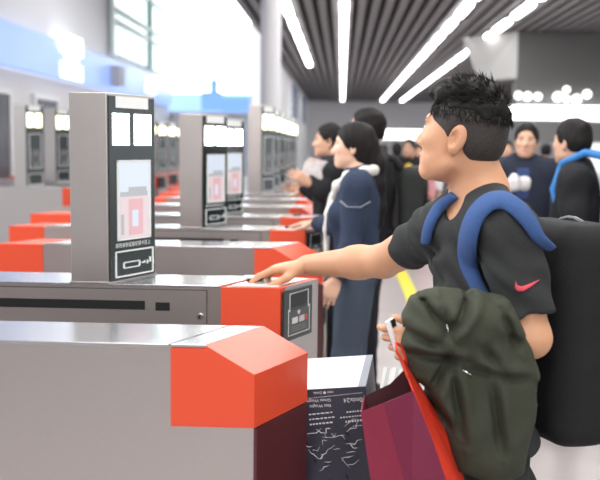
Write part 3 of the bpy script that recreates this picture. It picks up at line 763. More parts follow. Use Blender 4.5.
# pink tick-shaped sleeve logo laid on the sleeve
def on_surface(prims, pts, off, disp=None):
    out = []
    for (a, b_) in pts:
        r = march([dict(q) for q in prims], a, b_, disp)
        if r is None: return None
        out.append(r[0] + r[1] * off)
    return out
def shift(prims):
    o = []
    for q in prims:
        q = dict(q)
        for kk in ('a', 'b', 'c', 'p'):
            if kk in q and kk != 't': q[kk] = q[kk] + MAN
        o.append(q)
    return o
foldw = lambda p: fold_s(p - MAN)
SLw = shift(SLc); TSw = shift(TS)
upper = [(515.6, 281.0), (517.2, 285.5), (521.5, 286.6), (527.0, 285.0), (533.0, 282.3), (539.5, 279.6)]
lower = [(515.6, 281.0), (514.9, 287.6), (518.0, 291.3), (523.5, 291.2), (531.0, 286.8), (539.5, 279.6)]
def ribbon_rows(rows, prims, off, th, name, m, parent, disp=None, base=None):
    A = []; ok = True
    for rw in rows:
        A.append([march(prims, a, b_, disp) for a, b_ in rw])
    nr, nc = len(A), len(A[0]); v = []; f = []
    for lay in (off, off + th):
        for i in range(nr):
            for j in range(nc):
                p, n_ = A[i][j]; v.append(p + n_ * lay - (base if base is not None else 0))
    N = nr * nc; ix = lambda l, i, j: l * N + i * nc + j
    for i in range(nr - 1):
        for j in range(nc - 1):
            f.append((ix(1, i, j), ix(1, i, j + 1), ix(1, i + 1, j + 1), ix(1, i + 1, j))); f.append((ix(0, i, j), ix(0, i + 1, j), ix(0, i + 1, j + 1), ix(0, i, j + 1)))
    for i in range(nr - 1):
        f.append((ix(0, i, 0), ix(1, i, 0), ix(1, i + 1, 0), ix(0, i + 1, 0))); f.append((ix(0, i, nc - 1), ix(0, i + 1, nc - 1), ix(1, i + 1, nc - 1), ix(1, i, nc - 1)))
    for j in range(nc - 1):
        f.append((ix(0, 0, j), ix(0, 0, j + 1), ix(1, 0, j + 1), ix(1, 0, j))); f.append((ix(0, nr - 1, j), ix(1, nr - 1, j), ix(1, nr - 1, j + 1), ix(0, nr - 1, j + 1)))
    return mesh_obj(name, v, f, m, parent, True)
def dense(pl, n):
    pl = np.array(pl, float); s_ = np.r_[0, np.cumsum(np.linalg.norm(np.diff(pl, axis=0), axis=1))]; t = np.linspace(0, s_[-1], n)
    return np.stack([np.interp(t, s_, pl[:, i]) for i in range(pl.shape[1])], 1)
U_ = dense(upper, 14); W_ = dense(lower, 14)
rows = [[tuple(U_[i] * (1 - t) + W_[i] * t) for t in (0, .33, .66, 1)] for i in range(14)]
logo = ribbon_rows(rows, SLw, .0022, .0012, 'sleeve_logo', mat('logo_pink', (.62, .06, .10), .6), man, foldw, MAN)
logo['label'] = 'pink tick logo'
SHIRT = TSw + [dict(q, op='u') for q in shift(SL)] + shift([cap(J['sr'], mr, .07, .062, .03)])
# fallbacks for the straps: the body of the shirt without its cuts
SHb = shift(torso_prims(J, g)[0]) + shift([cap(J['sl'], mid(J['sl'], J['el'], .3), .072, .07, .035), cap(J['sr'], mid(J['sr'], J['er'], .3), .07, .065, .035)])

# ------------------------------------------------------------------ backpack with blue straps
bk = -fw_m; up = np.array([0, 0, 1.0]); MB_ = np.stack([bk, lf_m, up], 1)
bc = (J['pelvis'] + MAN) * .38 + (J['neck'] + MAN) * .62 + bk * .225; bc[2] = 1.03
pack = empty('backpack', (bc[0], bc[1], .78), 0, 'black backpack with wide blue shoulder straps on the man in the T-shirt', 'backpack')
PK = np.array([bc[0], bc[1], .78])
pk_m = fabric('pack_black', (.016, .017, .019), bump=.3)
blue_m = fabric('strap_blue', (.045, .095, .25), bump=.3)
sdf_mesh('pack_body', [rbox(bc - PK, (.10, .165, .285), .06, MB_, .01), rbox(bc - PK + bk * .07 - up * .09, (.075, .14, .16), .05, MB_, .02)], .008, pk_m, pack, wrinkle(.005, 22, 9))
z = MB(); zp = [(bc + bk * .03 + lf_m * (.172 * math.sin(a)) + up * (.03 + .26 * math.cos(a))) - PK for a in np.linspace(-1.9, 1.9, 24)]
z.tube([tuple(p) for p in zp], .006, 6); z.build('zip', mat('zip_grey', (.08, .09, .10), .4), pack, True)
def strap(path, hw, name='strap', n=26, anchor=None):
    c = dense(path, n); tn = np.gradient(c, axis=0); nm = np.stack([-tn[:, 1], tn[:, 0]], 1) / np.linalg.norm(tn, axis=1)[:, None]
    rows = []; A = []
    for i in range(n):
        w = np.interp(i / (n - 1), np.linspace(0, 1, len(hw)), hw); row = []
        for t in (-1, -.5, 0, .5, 1):
            r = march(SHb, *(c[i] + nm[i] * w * t)); row.append(r)
        if all(r is not None for r in row): A.append(row)
    if anchor is not None:
        c0 = sum(r[0] for r in A[0]) / 5
        A.insert(0, [(r[0] + (anchor - c0) * .28, r[1]) for r in A[0]])
    nr = len(A); v = []; f = []; nc = 5
    for lay in (0, 1):
        for row in A:
            mn = nrm(sum(r[1] for r in row))
            for j, (p, n_) in enumerate(row):
                e = (.012, .0175, .019, .0175, .012)[j] if lay else .001
                v.append(p + mn * e - PK)
    N = nr * nc; ix = lambda l, i, j: l * N + i * nc + j
    for i in range(nr - 1):
        for j in range(nc - 1):
            f.append((ix(1, i, j), ix(1, i, j + 1), ix(1, i + 1, j + 1), ix(1, i + 1, j))); f.append((ix(0, i, j), ix(0, i + 1, j), ix(0, i + 1, j + 1), ix(0, i, j + 1)))
        f.append((ix(0, i, 0), ix(1, i, 0), ix(1, i + 1, 0), ix(0, i + 1, 0))); f.append((ix(0, i, 4), ix(0, i + 1, 4), ix(1, i + 1, 4), ix(1, i, 4)))
    for j in range(nc - 1):
        f.append((ix(0, 0, j), ix(0, 0, j + 1), ix(1, 0, j + 1), ix(1, 0, j))); f.append((ix(0, nr - 1, j), ix(1, nr - 1, j), ix(1, nr - 1, j + 1), ix(0, nr - 1, j + 1)))
    o = mesh_obj(name, v, f, blue_m, pack, True); sm = o.modifiers.new('sub', 'SUBSURF'); sm.levels = sm.render_levels = 1
    return o
strap([(537, 240), (528, 223), (517, 210), (505, 202), (494, 202), (484, 208), (476, 219), (471, 234), (469, 250), (471, 268), (478, 286), (488, 302)], (6, 8.5, 9, 9, 9, 8, 7), anchor=bc + up * .15 + bk * .03 + lf_m * .05)
strap([(457, 195), (453, 199), (447, 203), (440, 210), (434, 220), (430, 231), (428, 243)], (4.5, 5, 4.5, 4))

# ------------------------------------------------------------------ olive jacket over the left forearm
JY = 2.03
jo = uy(470, 380, JY); MJ = np.stack([np.array([1., 0, 0]), np.array([0, 0, 1.]), np.array([0, -1., 0])], 1)
def jp(px, py): p = uy(px, py, JY - .05) - jo; return (p[0], p[2])
out = [(413, 302), (438, 293), (462, 296), (488, 295), (510, 306), (519, 330), (533, 351), (541, 378), (539, 410), (533, 446), (528, 478), (492, 490), (458, 474), (446, 440), (428, 408), (408, 374), (402, 346), (406, 320)]
creases = [((425, 303), (446, 328)), ((470, 297), (447, 330)), ((412, 353), (470, 360)), ((448, 356), (428, 392)), ((482, 346), (500, 368)), ((462, 366), (530, 380)),
           ((448, 352), (462, 440)), ((405, 330), (440, 345)), ((500, 310), (515, 345)), ((490, 380), (500, 450)), ((440, 300), (448, 325)), ((420, 385), (452, 430))]
CR_ = [(np.array(jp(*a)), np.array(jp(*b)), d) for (a, b), d in zip(creases, (.026, .030, .024, .024, .017, .018, .022, .018, .018, .022, .024, .02))]
def jfold(p):
    q = np.stack([p[:, 0] - jo[0], p[:, 2] - jo[2]], 1); a = np.zeros(len(p)); front = np.where(p[:, 1] < JY, 1., .6)
    for p0, p1, d in CR_:
        e = p1 - p0; w = q - p0; h = np.clip(w @ e / (e @ e), 0, 1); r = w - h[:, None] * e
        sd = (e[0] * w[:, 1] - e[1] * w[:, 0]) / np.linalg.norm(e); rr = np.sqrt((r * r).sum(1)); fade = np.sin(np.clip(h, .05, .97) * 3.1416) ** .5
        a += d * np.exp(-(rr / .0095) ** 2) * fade - d * .7 * np.exp(-((rr - .022) / .014) ** 2) * fade * (sd > 0)
    return a * front + .003 * np.sin(p[:, 0] * 55 + 3 * np.sin(p[:, 2] * 18)) 
olive = fabric('olive_cotton', (.046, .051, .036), bump=.3)
jk = empty('jacket', tuple(jo), 0, 'dark olive green jacket draped over the bent forearm of the man with the backpack', 'jacket')
JP = [poly([jp(*q) for q in out], jo, MJ, .078, .06, .01), poly([jp(*q) for q in [(418, 304), (440, 295), (505, 304), (522, 335), (470, 352), (412, 345)]], jo - [0, .012, 0], MJ, .085, .055, .02)]
JPl = [dict(q, c=q['c'] - jo) for q in JP]
sdf_mesh('jacket_cloth', JPl, .005, olive, jk, lambda p: jfold(p + jo))
for (px, py, ang) in ((466, 373, .5), (447, 330, 1.3)):
    r_ = march(JP, px, py, jfold)
    if r_:
        c_ = r_[0] - jo + r_[1] * .003; zt = MB(); dx = np.array([math.cos(ang), 0, -math.sin(ang)]) * .012
        zt.tube([tuple(c_ - dx), tuple(c_), tuple(c_ + dx)], [.0022, .003, .0022], 6); zt.build('zip_pull', mat('chrome', (.7, .7, .7), .2, 1.), jk, True)

# ------------------------------------------------------------------ phone in the left hand
ph_c = uy(394, 334, 2.025)
ph = empty('smartphone', tuple(ph_c), 0, 'small white and black phone sticking up from the left hand holding the red bag', 'phone')
ex = nrm((-.35, .0, 1)); ez = nrm(np.cross(ex, (.55, .83, .1))); ey = np.cross(ez, ex)
def obox(mb, c, hx, hy, hz, mi=0):
    c = np.array(c); p = [c + ex * a * hx + ey * b * hy + ez * d * hz for d in (-1, 1) for a, b in ((-1, -1), (1, -1), (1, 1), (-1, 1))]
    return mb.hexa([tuple(q) for q in p], mi)
obox(MB(), (0, 0, 0), .036, .016, .0045).build('case', mat('phone_white', (.8, .8, .82), .25), ph, bevel=.003)
obox(MB(), tuple(ez * .0047), .032, .0135, .0006).build('screen', black, ph)
obox(MB(), tuple(-ez * .0047 + ex * .024 + ey * .004), .009, .009, .0012).build('lens', black, ph)

# ------------------------------------------------------------------ red gift bag
gb0 = uy(405, 430, 1.95)
bag = empty('gift_bag', (gb0[0], gb0[1], .62), 0, 'red paper gift bag hanging from the man\'s hand, dark inside showing', 'bag'); GB = np.array([gb0[0], gb0[1], .62])
bag_m = mat('bag_shaded_red', (.23, .012, .045), .45); bag_o = mat('bag_lit_red', (.72, .045, .02), .4, coat=.3); bag_i = mat('bag_inside', (.045, .006, .012), .6)  # one red paper: shade on the front, light on the gusset, as colours
FLt, FMt, FRt = uy(361, 412, 1.88), uy(384, 403, 1.865), uy(413, 391, 1.90)
BLt, BMt, BRt = uy(364, 396, 2.00), uy(390, 384, 2.01), uy(408, 366, 2.00)
FLb, FMb, FRb = uy(374, 500, 1.88), uy(412, 508, 1.87), uy(452, 498, 1.89)
BLb, BMb, BRb = uy(378, 488, 2.0), uy(415, 496, 2.0), uy(466, 486, 2.0)
GTt, GTm, GTb = uy(400, 357, 1.965), uy(428, 412, 1.945), uy(462, 490, 1.945)
FRm, BRm = uy(431, 436, 1.895), uy(447, 430, 2.00)
def sheet(polys, mats_, name, th=.002, parent=bag, base=GB):
    v = []; f = []; mi = []
    for pp, m_ in polys:
        n0 = len(v); v += [tuple(np.array(p) - base) for p in pp]; f.append(tuple(range(n0, n0 + len(pp)))); mi.append(m_)
    o = mesh_obj(name, v, f, mats_, parent, False, mi)
    so = o.modifiers.new('solid', 'SOLIDIFY'); so.thickness = th; so.offset = 0
    if len(mats_) > 1: pass
    return o
sheet([((FLt, FMt, FMb, FLb), 0), ((FMt, FRt, FRm, FRb, FMb), 1)], [bag_m, mat('bag_shaded_red_fold', (.16, .010, .045), .45)], 'front_panel')  # half beyond the fold gets a darker, more shaded red
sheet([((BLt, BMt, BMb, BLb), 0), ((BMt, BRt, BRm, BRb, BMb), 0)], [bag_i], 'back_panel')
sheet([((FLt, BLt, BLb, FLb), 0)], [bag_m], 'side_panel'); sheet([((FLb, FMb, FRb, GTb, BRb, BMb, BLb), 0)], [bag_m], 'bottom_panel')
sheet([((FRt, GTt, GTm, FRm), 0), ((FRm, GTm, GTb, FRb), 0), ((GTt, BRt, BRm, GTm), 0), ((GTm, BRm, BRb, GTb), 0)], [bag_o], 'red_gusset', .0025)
hd = MB(); hd.tube([tuple(p - GB) for p in (BRt, uy(405, 356, 1.985), uy(401, 346, 1.985), uy(396, 343, 1.965), uy(397, 352, 1.95), GTt, mid(FRt, GTt, .4))], .0035, 8); hd.build('handle', bag_o, bag, True)

# ------------------------------------------------------------------ carton, its wrapped neighbour and the suitcase beneath
bx_f = uy(377, 394.5, 2.26); ZT = bx_f[2]; ang = -math.radians(5.0)
cx = np.array([math.cos(ang), math.sin(ang), 0]); cy = np.array([-math.sin(ang), math.cos(ang), 0])
bw, bd, bh = .215, .35, .27; Z0 = ZT - bh
org = np.array([bx_f[0], bx_f[1], 0]) - cx * bw
def cb(mb, lo, hi, mi=0):
    P = [org + cx * a + cy * b + np.array([0, 0, c]) for c in (lo[2], hi[2]) for a, b in ((lo[0], lo[1]), (hi[0], lo[1]), (hi[0], hi[1]), (lo[0], hi[1]))]
    return mb.hexa([tuple(p - BX) for p in P], mi)
BX = np.array([*(org + cx * bw / 2 + cy * bd / 2)[:2], Z0])
_pv = org + np.array([0, 0, Z0]); _rt = Matrix.Rotation(-math.radians(6), 3, Vector(cy)); _bl = Vector(_pv) + _rt @ Vector(BX - _pv)
box = empty('carton', _bl, 0, 'carton with a white top and navy printed front in front of the denim woman\'s legs', 'box'); box.rotation_euler = _rt.to_euler()
navy = mat('carton_navy', (.030, .030, .055), .4); carton_w = mat('carton_white', (.86, .86, .88), .45)
b = MB(); cb(b, (0, .001, Z0), (bw, bd, ZT - .001)); b.build('printed_body', navy, box, bevel=.002)
b = MB(); cb(b, (0, .0, ZT - .001), (bw, bd, ZT)); cb(b, (bw - .02, .0, ZT - .0005), (bw, bd, ZT + .0006), 1); b.build('white_top', [carton_w, mat('carton_edge', (.30, .33, .40), .5)], box)
print_w = mat('print_white', (.72, .72, .76), .5)
def btxt(t, px, py, size, align='CENTER'):
    # the carton stands upside down, so its print does too
    d = ray(px, py); n_ = -cy; tt = ((org - CAM) @ n_) / (d @ n_); p = CAM + d * tt + n_ * .0006
    text_obj('print', t, size, frame(p - BX, -cx, (0, 0, -1), n_), print_w, box, .0002, align)
btxt('170mlx24', 366, 407.0, .0165); btxt('Gross Weight', 328, 404, .0115); btxt('Net Weight', 329.5, 409.5, .0115)
btxt('mini ● Drink', 334, 396.6, .0095)
dm = MB()
rgx = random.Random(3)
def dashes(x0, x1, y, hgt, ln):
    x = x0
    while x < x1:
        w_ = rgx.uniform(.4, 1) * ln
        d = ray(x, y); n_ = -cy; tt = ((org - CAM) @ n_) / (d @ n_); p = CAM + d * tt
        u = (p - org) @ cx
        if .004 < u < bw - .012: cb(dm, (u, -.0006, p[2] - hgt / 2), (u + w_ / 900 * 2.27, .002, p[2] + hgt / 2))
        x += w_ + 1.1
for (x0, x1, y, hg, ln) in ((313, 374, 400.8, .0016, 1.2), (317, 340, 417, .0028, 4), (317, 340, 422, .0028, 4), (317, 340, 427, .0034, 3), (355, 373, 418.5, .0035, 2), (348, 373, 423.3, .003, 2.5), (353, 373, 428, .0045, 3), (360, 371, 433, .002, 2)): dashes(x0, x1, y, hg, ln)
dm.build('small_print', print_w, box)
film = mat('clear_film', (.85, .87, .92), .10, film=.06)
fv = []; ff = []; nx_, nz_ = 34, 16; rgf = np.random.RandomState(2)
for i in range(nz_):
    for j in range(nx_):
        u = bw * (j / (nx_ - 1)); z_ = ZT - .092 - .165 * i / (nz_ - 1)
        o_ = .006 + .005 * math.sin(j * .7 + 2 * math.sin(i * .6)) + .011 * rgf.rand()
        fv.append(tuple(org + cx * u - cy * o_ + np.array([0, 0, z_ + .012 * math.sin(j * .5) * (i == 0)]) - BX))
for i in range(nz_ - 1):
    for j in range(nx_ - 1): ff.append((i * nx_ + j, i * nx_ + j + 1, (i + 1) * nx_ + j + 1, (i + 1) * nx_ + j))
rd = MB()
for _ in range(26):
    j0 = rgf.uniform(1, nx_ - 8); i0 = rgf.uniform(.3, nz_ - 4); pts_ = []
    dj = rgf.uniform(.6, 1.6); di = rgf.uniform(-.5, .7)
    for q in range(5):
        jj = min(nx_ - 1, max(0, int(j0 + dj * q + rgf.normal() * .3))); ii = min(nz_ - 1, max(0, int(i0 + di * q))); p_ = np.array(fv[ii * nx_ + jj]) - cy * .002
        if not pts_ or np.linalg.norm(p_ - pts_[-1]) > .002: pts_.append(p_)
    if len(pts_) > 2: rd.tube([tuple(p_) for p_ in pts_], [.0004] + [rgf.uniform(.0006, .0017) for _q in pts_[2:]] + [.0003], 5)
rd.build('wrap_glints', mat('film_glint', (.62, .63, .66), .2, coat=.5), box, True)  # glints along the film's folds, put in as pale strands
fo = mesh_obj('plastic_wrap', fv, ff, film, box); so = fo.modifiers.new('s', 'SOLIDIFY'); so.thickness = .0006
# bundle of pale booklets in crinkled plastic beside the carton
bn = empty('wrapped_bundle', tuple(BX + cx * (bw / 2 + .035)), 0, 'pale upright bundle in crinkled plastic squeezed between the carton and the red bag', 'bundle'); BN = BX + cx * (bw / 2 + .035)
b = MB()
for i in range(6):
    a = org + cx * (bw + .004 + .0085 * i); hz = ZT - .004 - .002 * (i % 3)
    P = [a + cx * q + cy * w_ + np.array([0, 0, c]) for c in (Z0, hz) for q, w_ in ((0, .03), (.007, .03), (.007 + .004 * (c == hz), .31), (0, .31))]
    b.hexa([tuple(p - BN) for p in P], i % 3)
b.build('booklets', [mat('paper_pale', (.62, .62, .64), .5), mat('paper_grey', (.40, .41, .44), .5), mat('paper_warm', (.60, .57, .52), .5)], bn)
fv = []; ff = []; n1, n2 = 14, 10
for i in range(n2):
    for j in range(n1):
        fv.append(tuple(org + cx * (bw + .003 + .056 * j / (n1 - 1)) + cy * (.024 - .004 * rgf.rand()) + np.array([0, 0, Z0 + .01 + (bh - .012) * i / (n2 - 1)]) - BN))
for i in range(n2 - 1):
    for j in range(n1 - 1): ff.append((i * n1 + j, i * n1 + j + 1, (i + 1) * n1 + j + 1, (i + 1) * n1 + j))
fo = mesh_obj('plastic_wrap', fv, ff, film, bn); so = fo.modifiers.new('s', 'SOLIDIFY'); so.thickness = .0006
# suitcase that carries them
sc_c = org + cx * (bw / 2 + .03) + cy * .17; sk_m = mat('suitcase_shell', (.03, .032, .04), .35)
su = empty('suitcase', (sc_c[0], sc_c[1], 0), ang, 'dark hard suitcase standing under the printed carton', 'suitcase')
b = MB(); b.box((-.15, -.17, .05), (.15, .17, Z0)); b.build('shell', sk_m, su, bevel=.02)
b = MB(); b.box((-.152, -.006, .06), (.152, .006, Z0 - .01)); b.build('zip_band', black, su)
for a in (-1, 1):
    for c in (-1, 1):
        w_ = MB(); w_.prism([(a * .12 - .012, c * .13 + .026 * math.cos(t * .524), .026 + .026 * math.sin(t * .524)) for t in range(12)], [(a * .12 + .012, c * .13 + .026 * math.cos(t * .524), .026 + .026 * math.sin(t * .524)) for t in range(12)]); w_.build('wheel', black, su)
# identity card under the fingertips
ic_c = uz(258, 276.5, 1.0545)
idc = MB(); idc.box((-.043, -.027, 0), (.043, .027, .0012), 0); idc.box((.012, -.018, .0012), (.034, .012, .0014), 1)
o = idc.build('identity_card', [mat('card_white', (.85, .87, .9), .3), mat('card_photo', (.35, .35, .4), .4)]); o.location = (ic_c[0], ic_c[1], 1.0545); o.rotation_euler = (0, 0, .25)
tag(o, 'white identity card lying on the reader under the reaching hand', 'card')

# supports of the far lit band
b = MB(); b.box((1.8, 40.05, 0), (1.9, 40.15, 1.80)); b.box((4.45, 40.05, 0), (4.55, 40.15, 1.80))
tag(b.build('sign_stand', mat('stand_grey', (.4, .4, .42), .5)), 'grey stand under the short far lit band', 'stand')

# ------------------------------------------------------------------ the other travellers
def spot(px, py, Y): p = uy(px, py, Y); return p
def tol(loc, rz, p):
    c, s_ = math.cos(-rz), math.sin(-rz); d = np.array(p) - np.array([loc[0], loc[1], 0]); return np.array([c * d[0] - s_ * d[1], s_ * d[0] + c * d[1], d[2]])
PI = math.pi
# woman in the denim jacket
Yw = 4.42; pw = spot(354, 146, Yw); hw = pw[2] / 1.585 * 1.7; lw = (pw[0] + .02, Yw); rw = PI - .12
T_ = lambda px, py, Y: tol(lw, rw, uy(px, py, Y))
wr_ = tol(lw, rw, (-.135, 4.80, 1.085))
wroot, JW, MW, hcw = person(lw, rw, 'woman in a blue denim jacket with pale collar and black ponytail, facing left', hw, True,
    pose=dict(el=T_(351, 245, 4.24), wl=T_(336, 280, 4.22), er=T_(338, 226, 4.62), wr=wr_),
    hands=dict(r=dict(D=tol(lw, rw, (-.27 + lw[0] + .0, 4.82 + 0, 1.065)) * 0 + nrm(np.array([.9, -.3, -.1])), N=(0, 0, -1), T=(0, 1, 0), curl=(.2, .3, .2))),
    hair='long', hair_pts=[(-.095, 0, -.01, .050), (-.125, 0, -.09, .046), (-.14, 0, -.20, .040), (-.15, 0, -.32, .034), (-.15, 0, -.42, .018)],
    top=(.027, .040, .075), topname='denim_jacket', legs=(.062, .082, .118), h=.0055, skin=(.72, .45, .33), tg=.017, seed=11)
fle = fabric('fleece_white', (.74, .73, .70), bump=.5)
nk = JW['neck']
cl = []
ring = [(.128, .020, -.110), (.102, .055, -.050), (.045, .088, .000), (-.030, .086, .024), (-.075, .045, .035), (-.082, 0, .040)]
rr_ = (.014, .021, .024, .024, .022, .022)
for sg in (1, -1):
    for q in range(5): cl.append(cap(nk + np.array(ring[q]) * [1, sg, 1], nk + np.array(ring[q + 1]) * [1, sg, 1], rr_[q], rr_[q + 1], .02))
cl.append(cap(nk + np.array([.128, .024, -.105]), nk + np.array([.155, .045, -.19]), .02, .011, .02))
sdf_mesh('collar', cl, .005, fle, wroot, wrinkle(.004, 60, 2))
tr = MB(); tr.tube([tuple(nk + np.array([a, .055, -z_])) for a, z_ in ((.120, .12), (.148, .18), (.160, .26), (.155, .34), (.150, .44), (.155, .52))], [.011] * 6, 8); tr.build('front_trim', fle, wroot, True)
sm_ = MB(); sm_.tube([tuple(JW['sl'] + np.array(q)) for q in ((.070, .045, -.06), (.03, .080, -.085), (-.03, .078, -.085), (-.072, .04, -.06))], [.0025] * 4, 6); sm_.build('shoulder_seam', mat('denim_thread', (.30, .33, .38), .7), wroot, True)

# man in black right behind her
Yk = 5.2; pk_ = spot(362, 130, Yk); lk_ = (pk_[0] + .05, Yk)
kroot, JK, MK, hck = person(lk_, PI - .1, 'black-haired person in a black coat standing close behind the denim woman', pk_[2] / 1.585 * 1.7,
    top=(.014, .014, .017), topname='black_coat', legs=(.014, .014, .018), h=.008, seed=5, tg=.035)
def back_pack(c, rz, size, cols, label):
    r = empty('backpack', (c[0], c[1], c[2]), rz, label, 'backpack')
    d, w_, hh = size
    m_ = fabric('pack_%.3f_%.3f' % (cols[0][0], cols[0][2]), cols[0])
    sdf_mesh('pack_body', [rbox((0, 0, hh / 2), (d / 2, w_ / 2, hh / 2), .05, I3, .01), rbox((d * .42, 0, hh * .34), (d * .3, w_ * .4, hh * .26), .04, I3, .02)], .008, m_, r, wrinkle(.005, 22, 4))
    sm2 = fabric('packstrap_%.3f_%.3f' % (cols[1][0], cols[1][2]), cols[1])
    for y in (1, -1):
        t = MB(); y0 = y * w_ * .34
        t.tube([(-d * .45, y0, hh * .95), (-d * .7, y0, hh * 1.10), (-d * 1.3, y0, hh * 1.14), (-d * 2.1, y0, hh * 1.0), (-d * 2.35, y0, hh * .7), (-d * 2.1, y0 * 1.15, hh * .35), (-d * .5, y0 * 1.25, hh * .10)], .020, 8); t.build('strap', sm2, r, True)
    t = MB(); t.tube([(d * .50, -w_ * .44, hh * .1), (d * .52, -w_ * .44, hh * .75), (d * .46, 0, hh * .97), (d * .52, w_ * .44, hh * .75), (d * .50, w_ * .44, hh * .1)], .009, 6); t.build('piping', sm2, r, True)
    return r
pk2 = spot(400, 205, Yk)
back_pack((lk_[0] + .25, Yk + .02, pk2[2] - .22), -.1, (.15, .30, .44), ((.030, .034, .033), (.02, .02, .022)), 'dark grey backpack worn by the black-coated person behind the denim woman')

# man at the left with papers
Ym = 6.2; pm = spot(329, 141, Ym); lm = (pm[0] + .02, Ym); rm = PI + .05
Tm = lambda px, py, Y: tol(lm, rm, uy(px, py, Y))
person(lm, rm, 'man in a dark jacket reaching over a far gate, papers in hand', pm[2] / 1.585 * 1.7,
    pose=dict(el=Tm(326, 194, 6.0), wl=Tm(309, 183, 5.98), er=Tm(322, 194, 6.4), wr=Tm(304, 190, 6.42)),
    top=(.018, .018, .021), topname='dark_jacket', legs=(.02, .02, .026), h=.0075, seed=8, tg=.03)
pp = spot(313, 175, 5.98)
b = MB()
for i in range(4):
    a = .03 * i; b.hexa([(-.085, .012 * i, -.005), (.075, .012 * i, -.06), (.075, .012 * i + .002, -.06), (-.085, .012 * i + .002, -.005), (-.055 + a * .3, .012 * i + .01, .09 + a * .3), (.10, .012 * i + .01, .09), (.10, .012 * i + .013, .09), (-.055 + a * .3, .012 * i + .013, .09 + a * .3)], i % 2)
o = b.build('newspaper', [mat('newsprint', (.66, .62, .62), .7, var=.2, bscale=25), mat('newsprint_pink', (.66, .42, .42), .7, var=.15, bscale=25)]); o.location = pp
tag(o, 'folded pale pink newspaper held by the dark-jacketed man at a far gate', 'newspaper')

# people farther back
Yy = 11.4; py_ = spot(409, 148, Yy)
yr, JY_, MY_, _ = person((py_[0], Yy), -PI / 2 - .3, 'person in a black top with a yellow chest emblem, far down the hall', py_[2] / 1.585 * 1.7, top=(.016, .016, .018), topname='black_top', legs=(.03, .03, .034), h=.011, seed=6)
em = JY_['neck'] * .78 + JY_['pelvis'] * .22
b = MB(); b.prism([(em[0] + .135, .03 + .055 * math.cos(t * .785), em[2] + .06 * math.sin(t * .785)) for t in range(8)], [(em[0] + .155, .03 + .045 * math.cos(t * .785), em[2] + .05 * math.sin(t * .785)) for t in range(8)]); b.build('chest_emblem', mat('emblem_yellow', (.75, .50, .02), .5), yr)
def far_person(px, py, Y, rz, label, top, legs, tn='jacket', fem=False, skin=SKIN):
    p = spot(px, py, Y); return person((p[0], Y), rz, label, p[2] / 1.585 * 1.7, fem, top=top, legs=legs, topname=tn, h=.012, seed=int(px), skin=skin, **({'hair': 'long', 'hair_pts': [(-.08, 0, -.02, .06), (-.10, 0, -.16, .055)]} if fem else {}))
far_person(419, 152, 12.6, -PI / 2, 'person in a rose top and bright red trousers beyond the yellow-emblem person', (.62, .30, .32), (.58, .03, .05), 'rose_top')
far_person(397, 150, 13.0, PI / 2, 'woman in a pale coat walking away, far down the hall', (.62, .56, .54), (.06, .06, .08), 'pale_coat', True)
far_person(428, 150, 14.5, -PI / 2, 'person in a white shirt far behind the tall man\'s chin', (.72, .70, .72), (.05, .05, .07), 'white_shirt')
far_person(384, 151, 15.5, PI / 2, 'person in a red jacket, the farthest figure left of the yellow-emblem person', (.50, .06, .05), (.05, .05, .07), 'red_jacket')
far_person(506, 150, 10.5, -PI / 2, 'person in a white coat behind the navy-jacketed man\'s shoulder', (.75, .74, .76), (.05, .05, .07), 'white_coat')
far_person(546, 152, 12.5, PI / 2, 'person in a dark hoodie between the navy-jacketed man and the right edge', (.05, .045, .06), (.04, .04, .05), 'dark_hoodie')
far_person(440, 150, 18, PI / 2, 'distant person in a grey coat walking away down the hall', (.30, .30, .32), (.05, .05, .07), 'grey_coat')

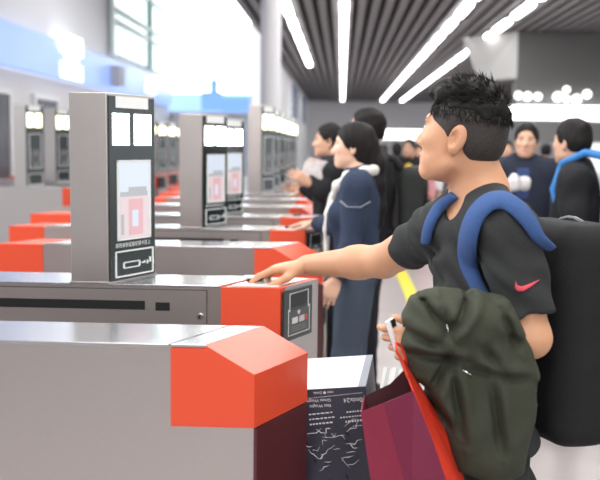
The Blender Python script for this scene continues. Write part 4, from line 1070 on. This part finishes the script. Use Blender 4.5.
# man in the navy jacket facing the camera
Yn = 6.1; pn = spot(527, 141, Yn)
nr_, JN, MN, _ = person((pn[0], Yn), -PI / 2 - .35, 'man in an open navy jacket facing the camera, behind the tall man\'s shoulder', pn[2] / 1.585 * 1.7,
    top=(.020, .024, .042), topname='navy_jacket', legs=(.02, .02, .026), h=.0075, seed=14, tg=.035, head_yaw=.1)
T, M_ = torso_prims(JN, .029)
b = MB(); nk = JN['neck']; b.hexa([(nk[0] + .145, -.035, nk[2] - .36), (nk[0] + .150, .035, nk[2] - .36), (nk[0] + .150, .035, nk[2] - .355), (nk[0] + .145, -.035, nk[2] - .355), (nk[0] + .06, -.05, nk[2] - .02), (nk[0] + .06, .05, nk[2] - .02), (nk[0] + .09, .05, nk[2] - .03), (nk[0] + .09, -.05, nk[2] - .03)])
sdf_mesh('shirt', torso_prims(JN, .038)[0][:2] + [cut(JN['neck'] - [0, 0, .30], (0, 0, -1)), cut(JN['neck'] + [.0, .045, 0], (0, 1, -.0)), cut(JN['neck'] - [0, .045, 0], (0, -1, 0)), cut(JN['neck'] + [.02, 0, 0], (-1, 0, 0)), cut(JN['neck'] - [0, 0, .025], (0, 0, 1))], .0075, fabric('shirt_blue', (.035, .06, .16)), nr_)
wp = spot(519, 184, 5.82)
pch = empty('pouch', tuple(wp), .3, 'crumpled white pouch at the chest of the navy-jacketed man', 'pouch')
sdf_mesh('pouch_body', [rbox((0, 0, 0), (.075, .04, .045), .03, I3, .02), ell((-.04, 0, .02), (.04, .03, .05), None, .03)], .007, mat('pouch_white', (.66, .65, .66), .6, var=.15, bscale=20), pch, wrinkle(.008, 45, 3))
b = MB(); b.tube([(-.05, .02, .03), (-.10, .07, .12), (-.12, .13, .22)], .006, 6); b.build('cord', black, pch, True)

# traveller at the right edge with a blue-strapped pack
Ye = 4.7; pe = spot(577, 142, Ye); le = (pe[0], Ye); re_ = PI - .35
er_, JE, ME, _ = person(le, re_, 'black-jacketed person at the right edge, turned left, wearing a pack', pe[2] / 1.585 * 1.7, top=(.015, .016, .019), topname='black_jacket', legs=(.02, .021, .028), h=.0075, seed=21, tg=.028, head_yaw=-.55)
fx = np.array([math.cos(re_), math.sin(re_), 0]); bp_c = np.array([*le, 0]) - fx * .235
back_pack((bp_c[0], bp_c[1], 1.0), re_ + PI, (.14, .30, .42), ((.018, .019, .022), (.05, .20, .50)), 'black backpack with bright blue straps on the person at the right edge')
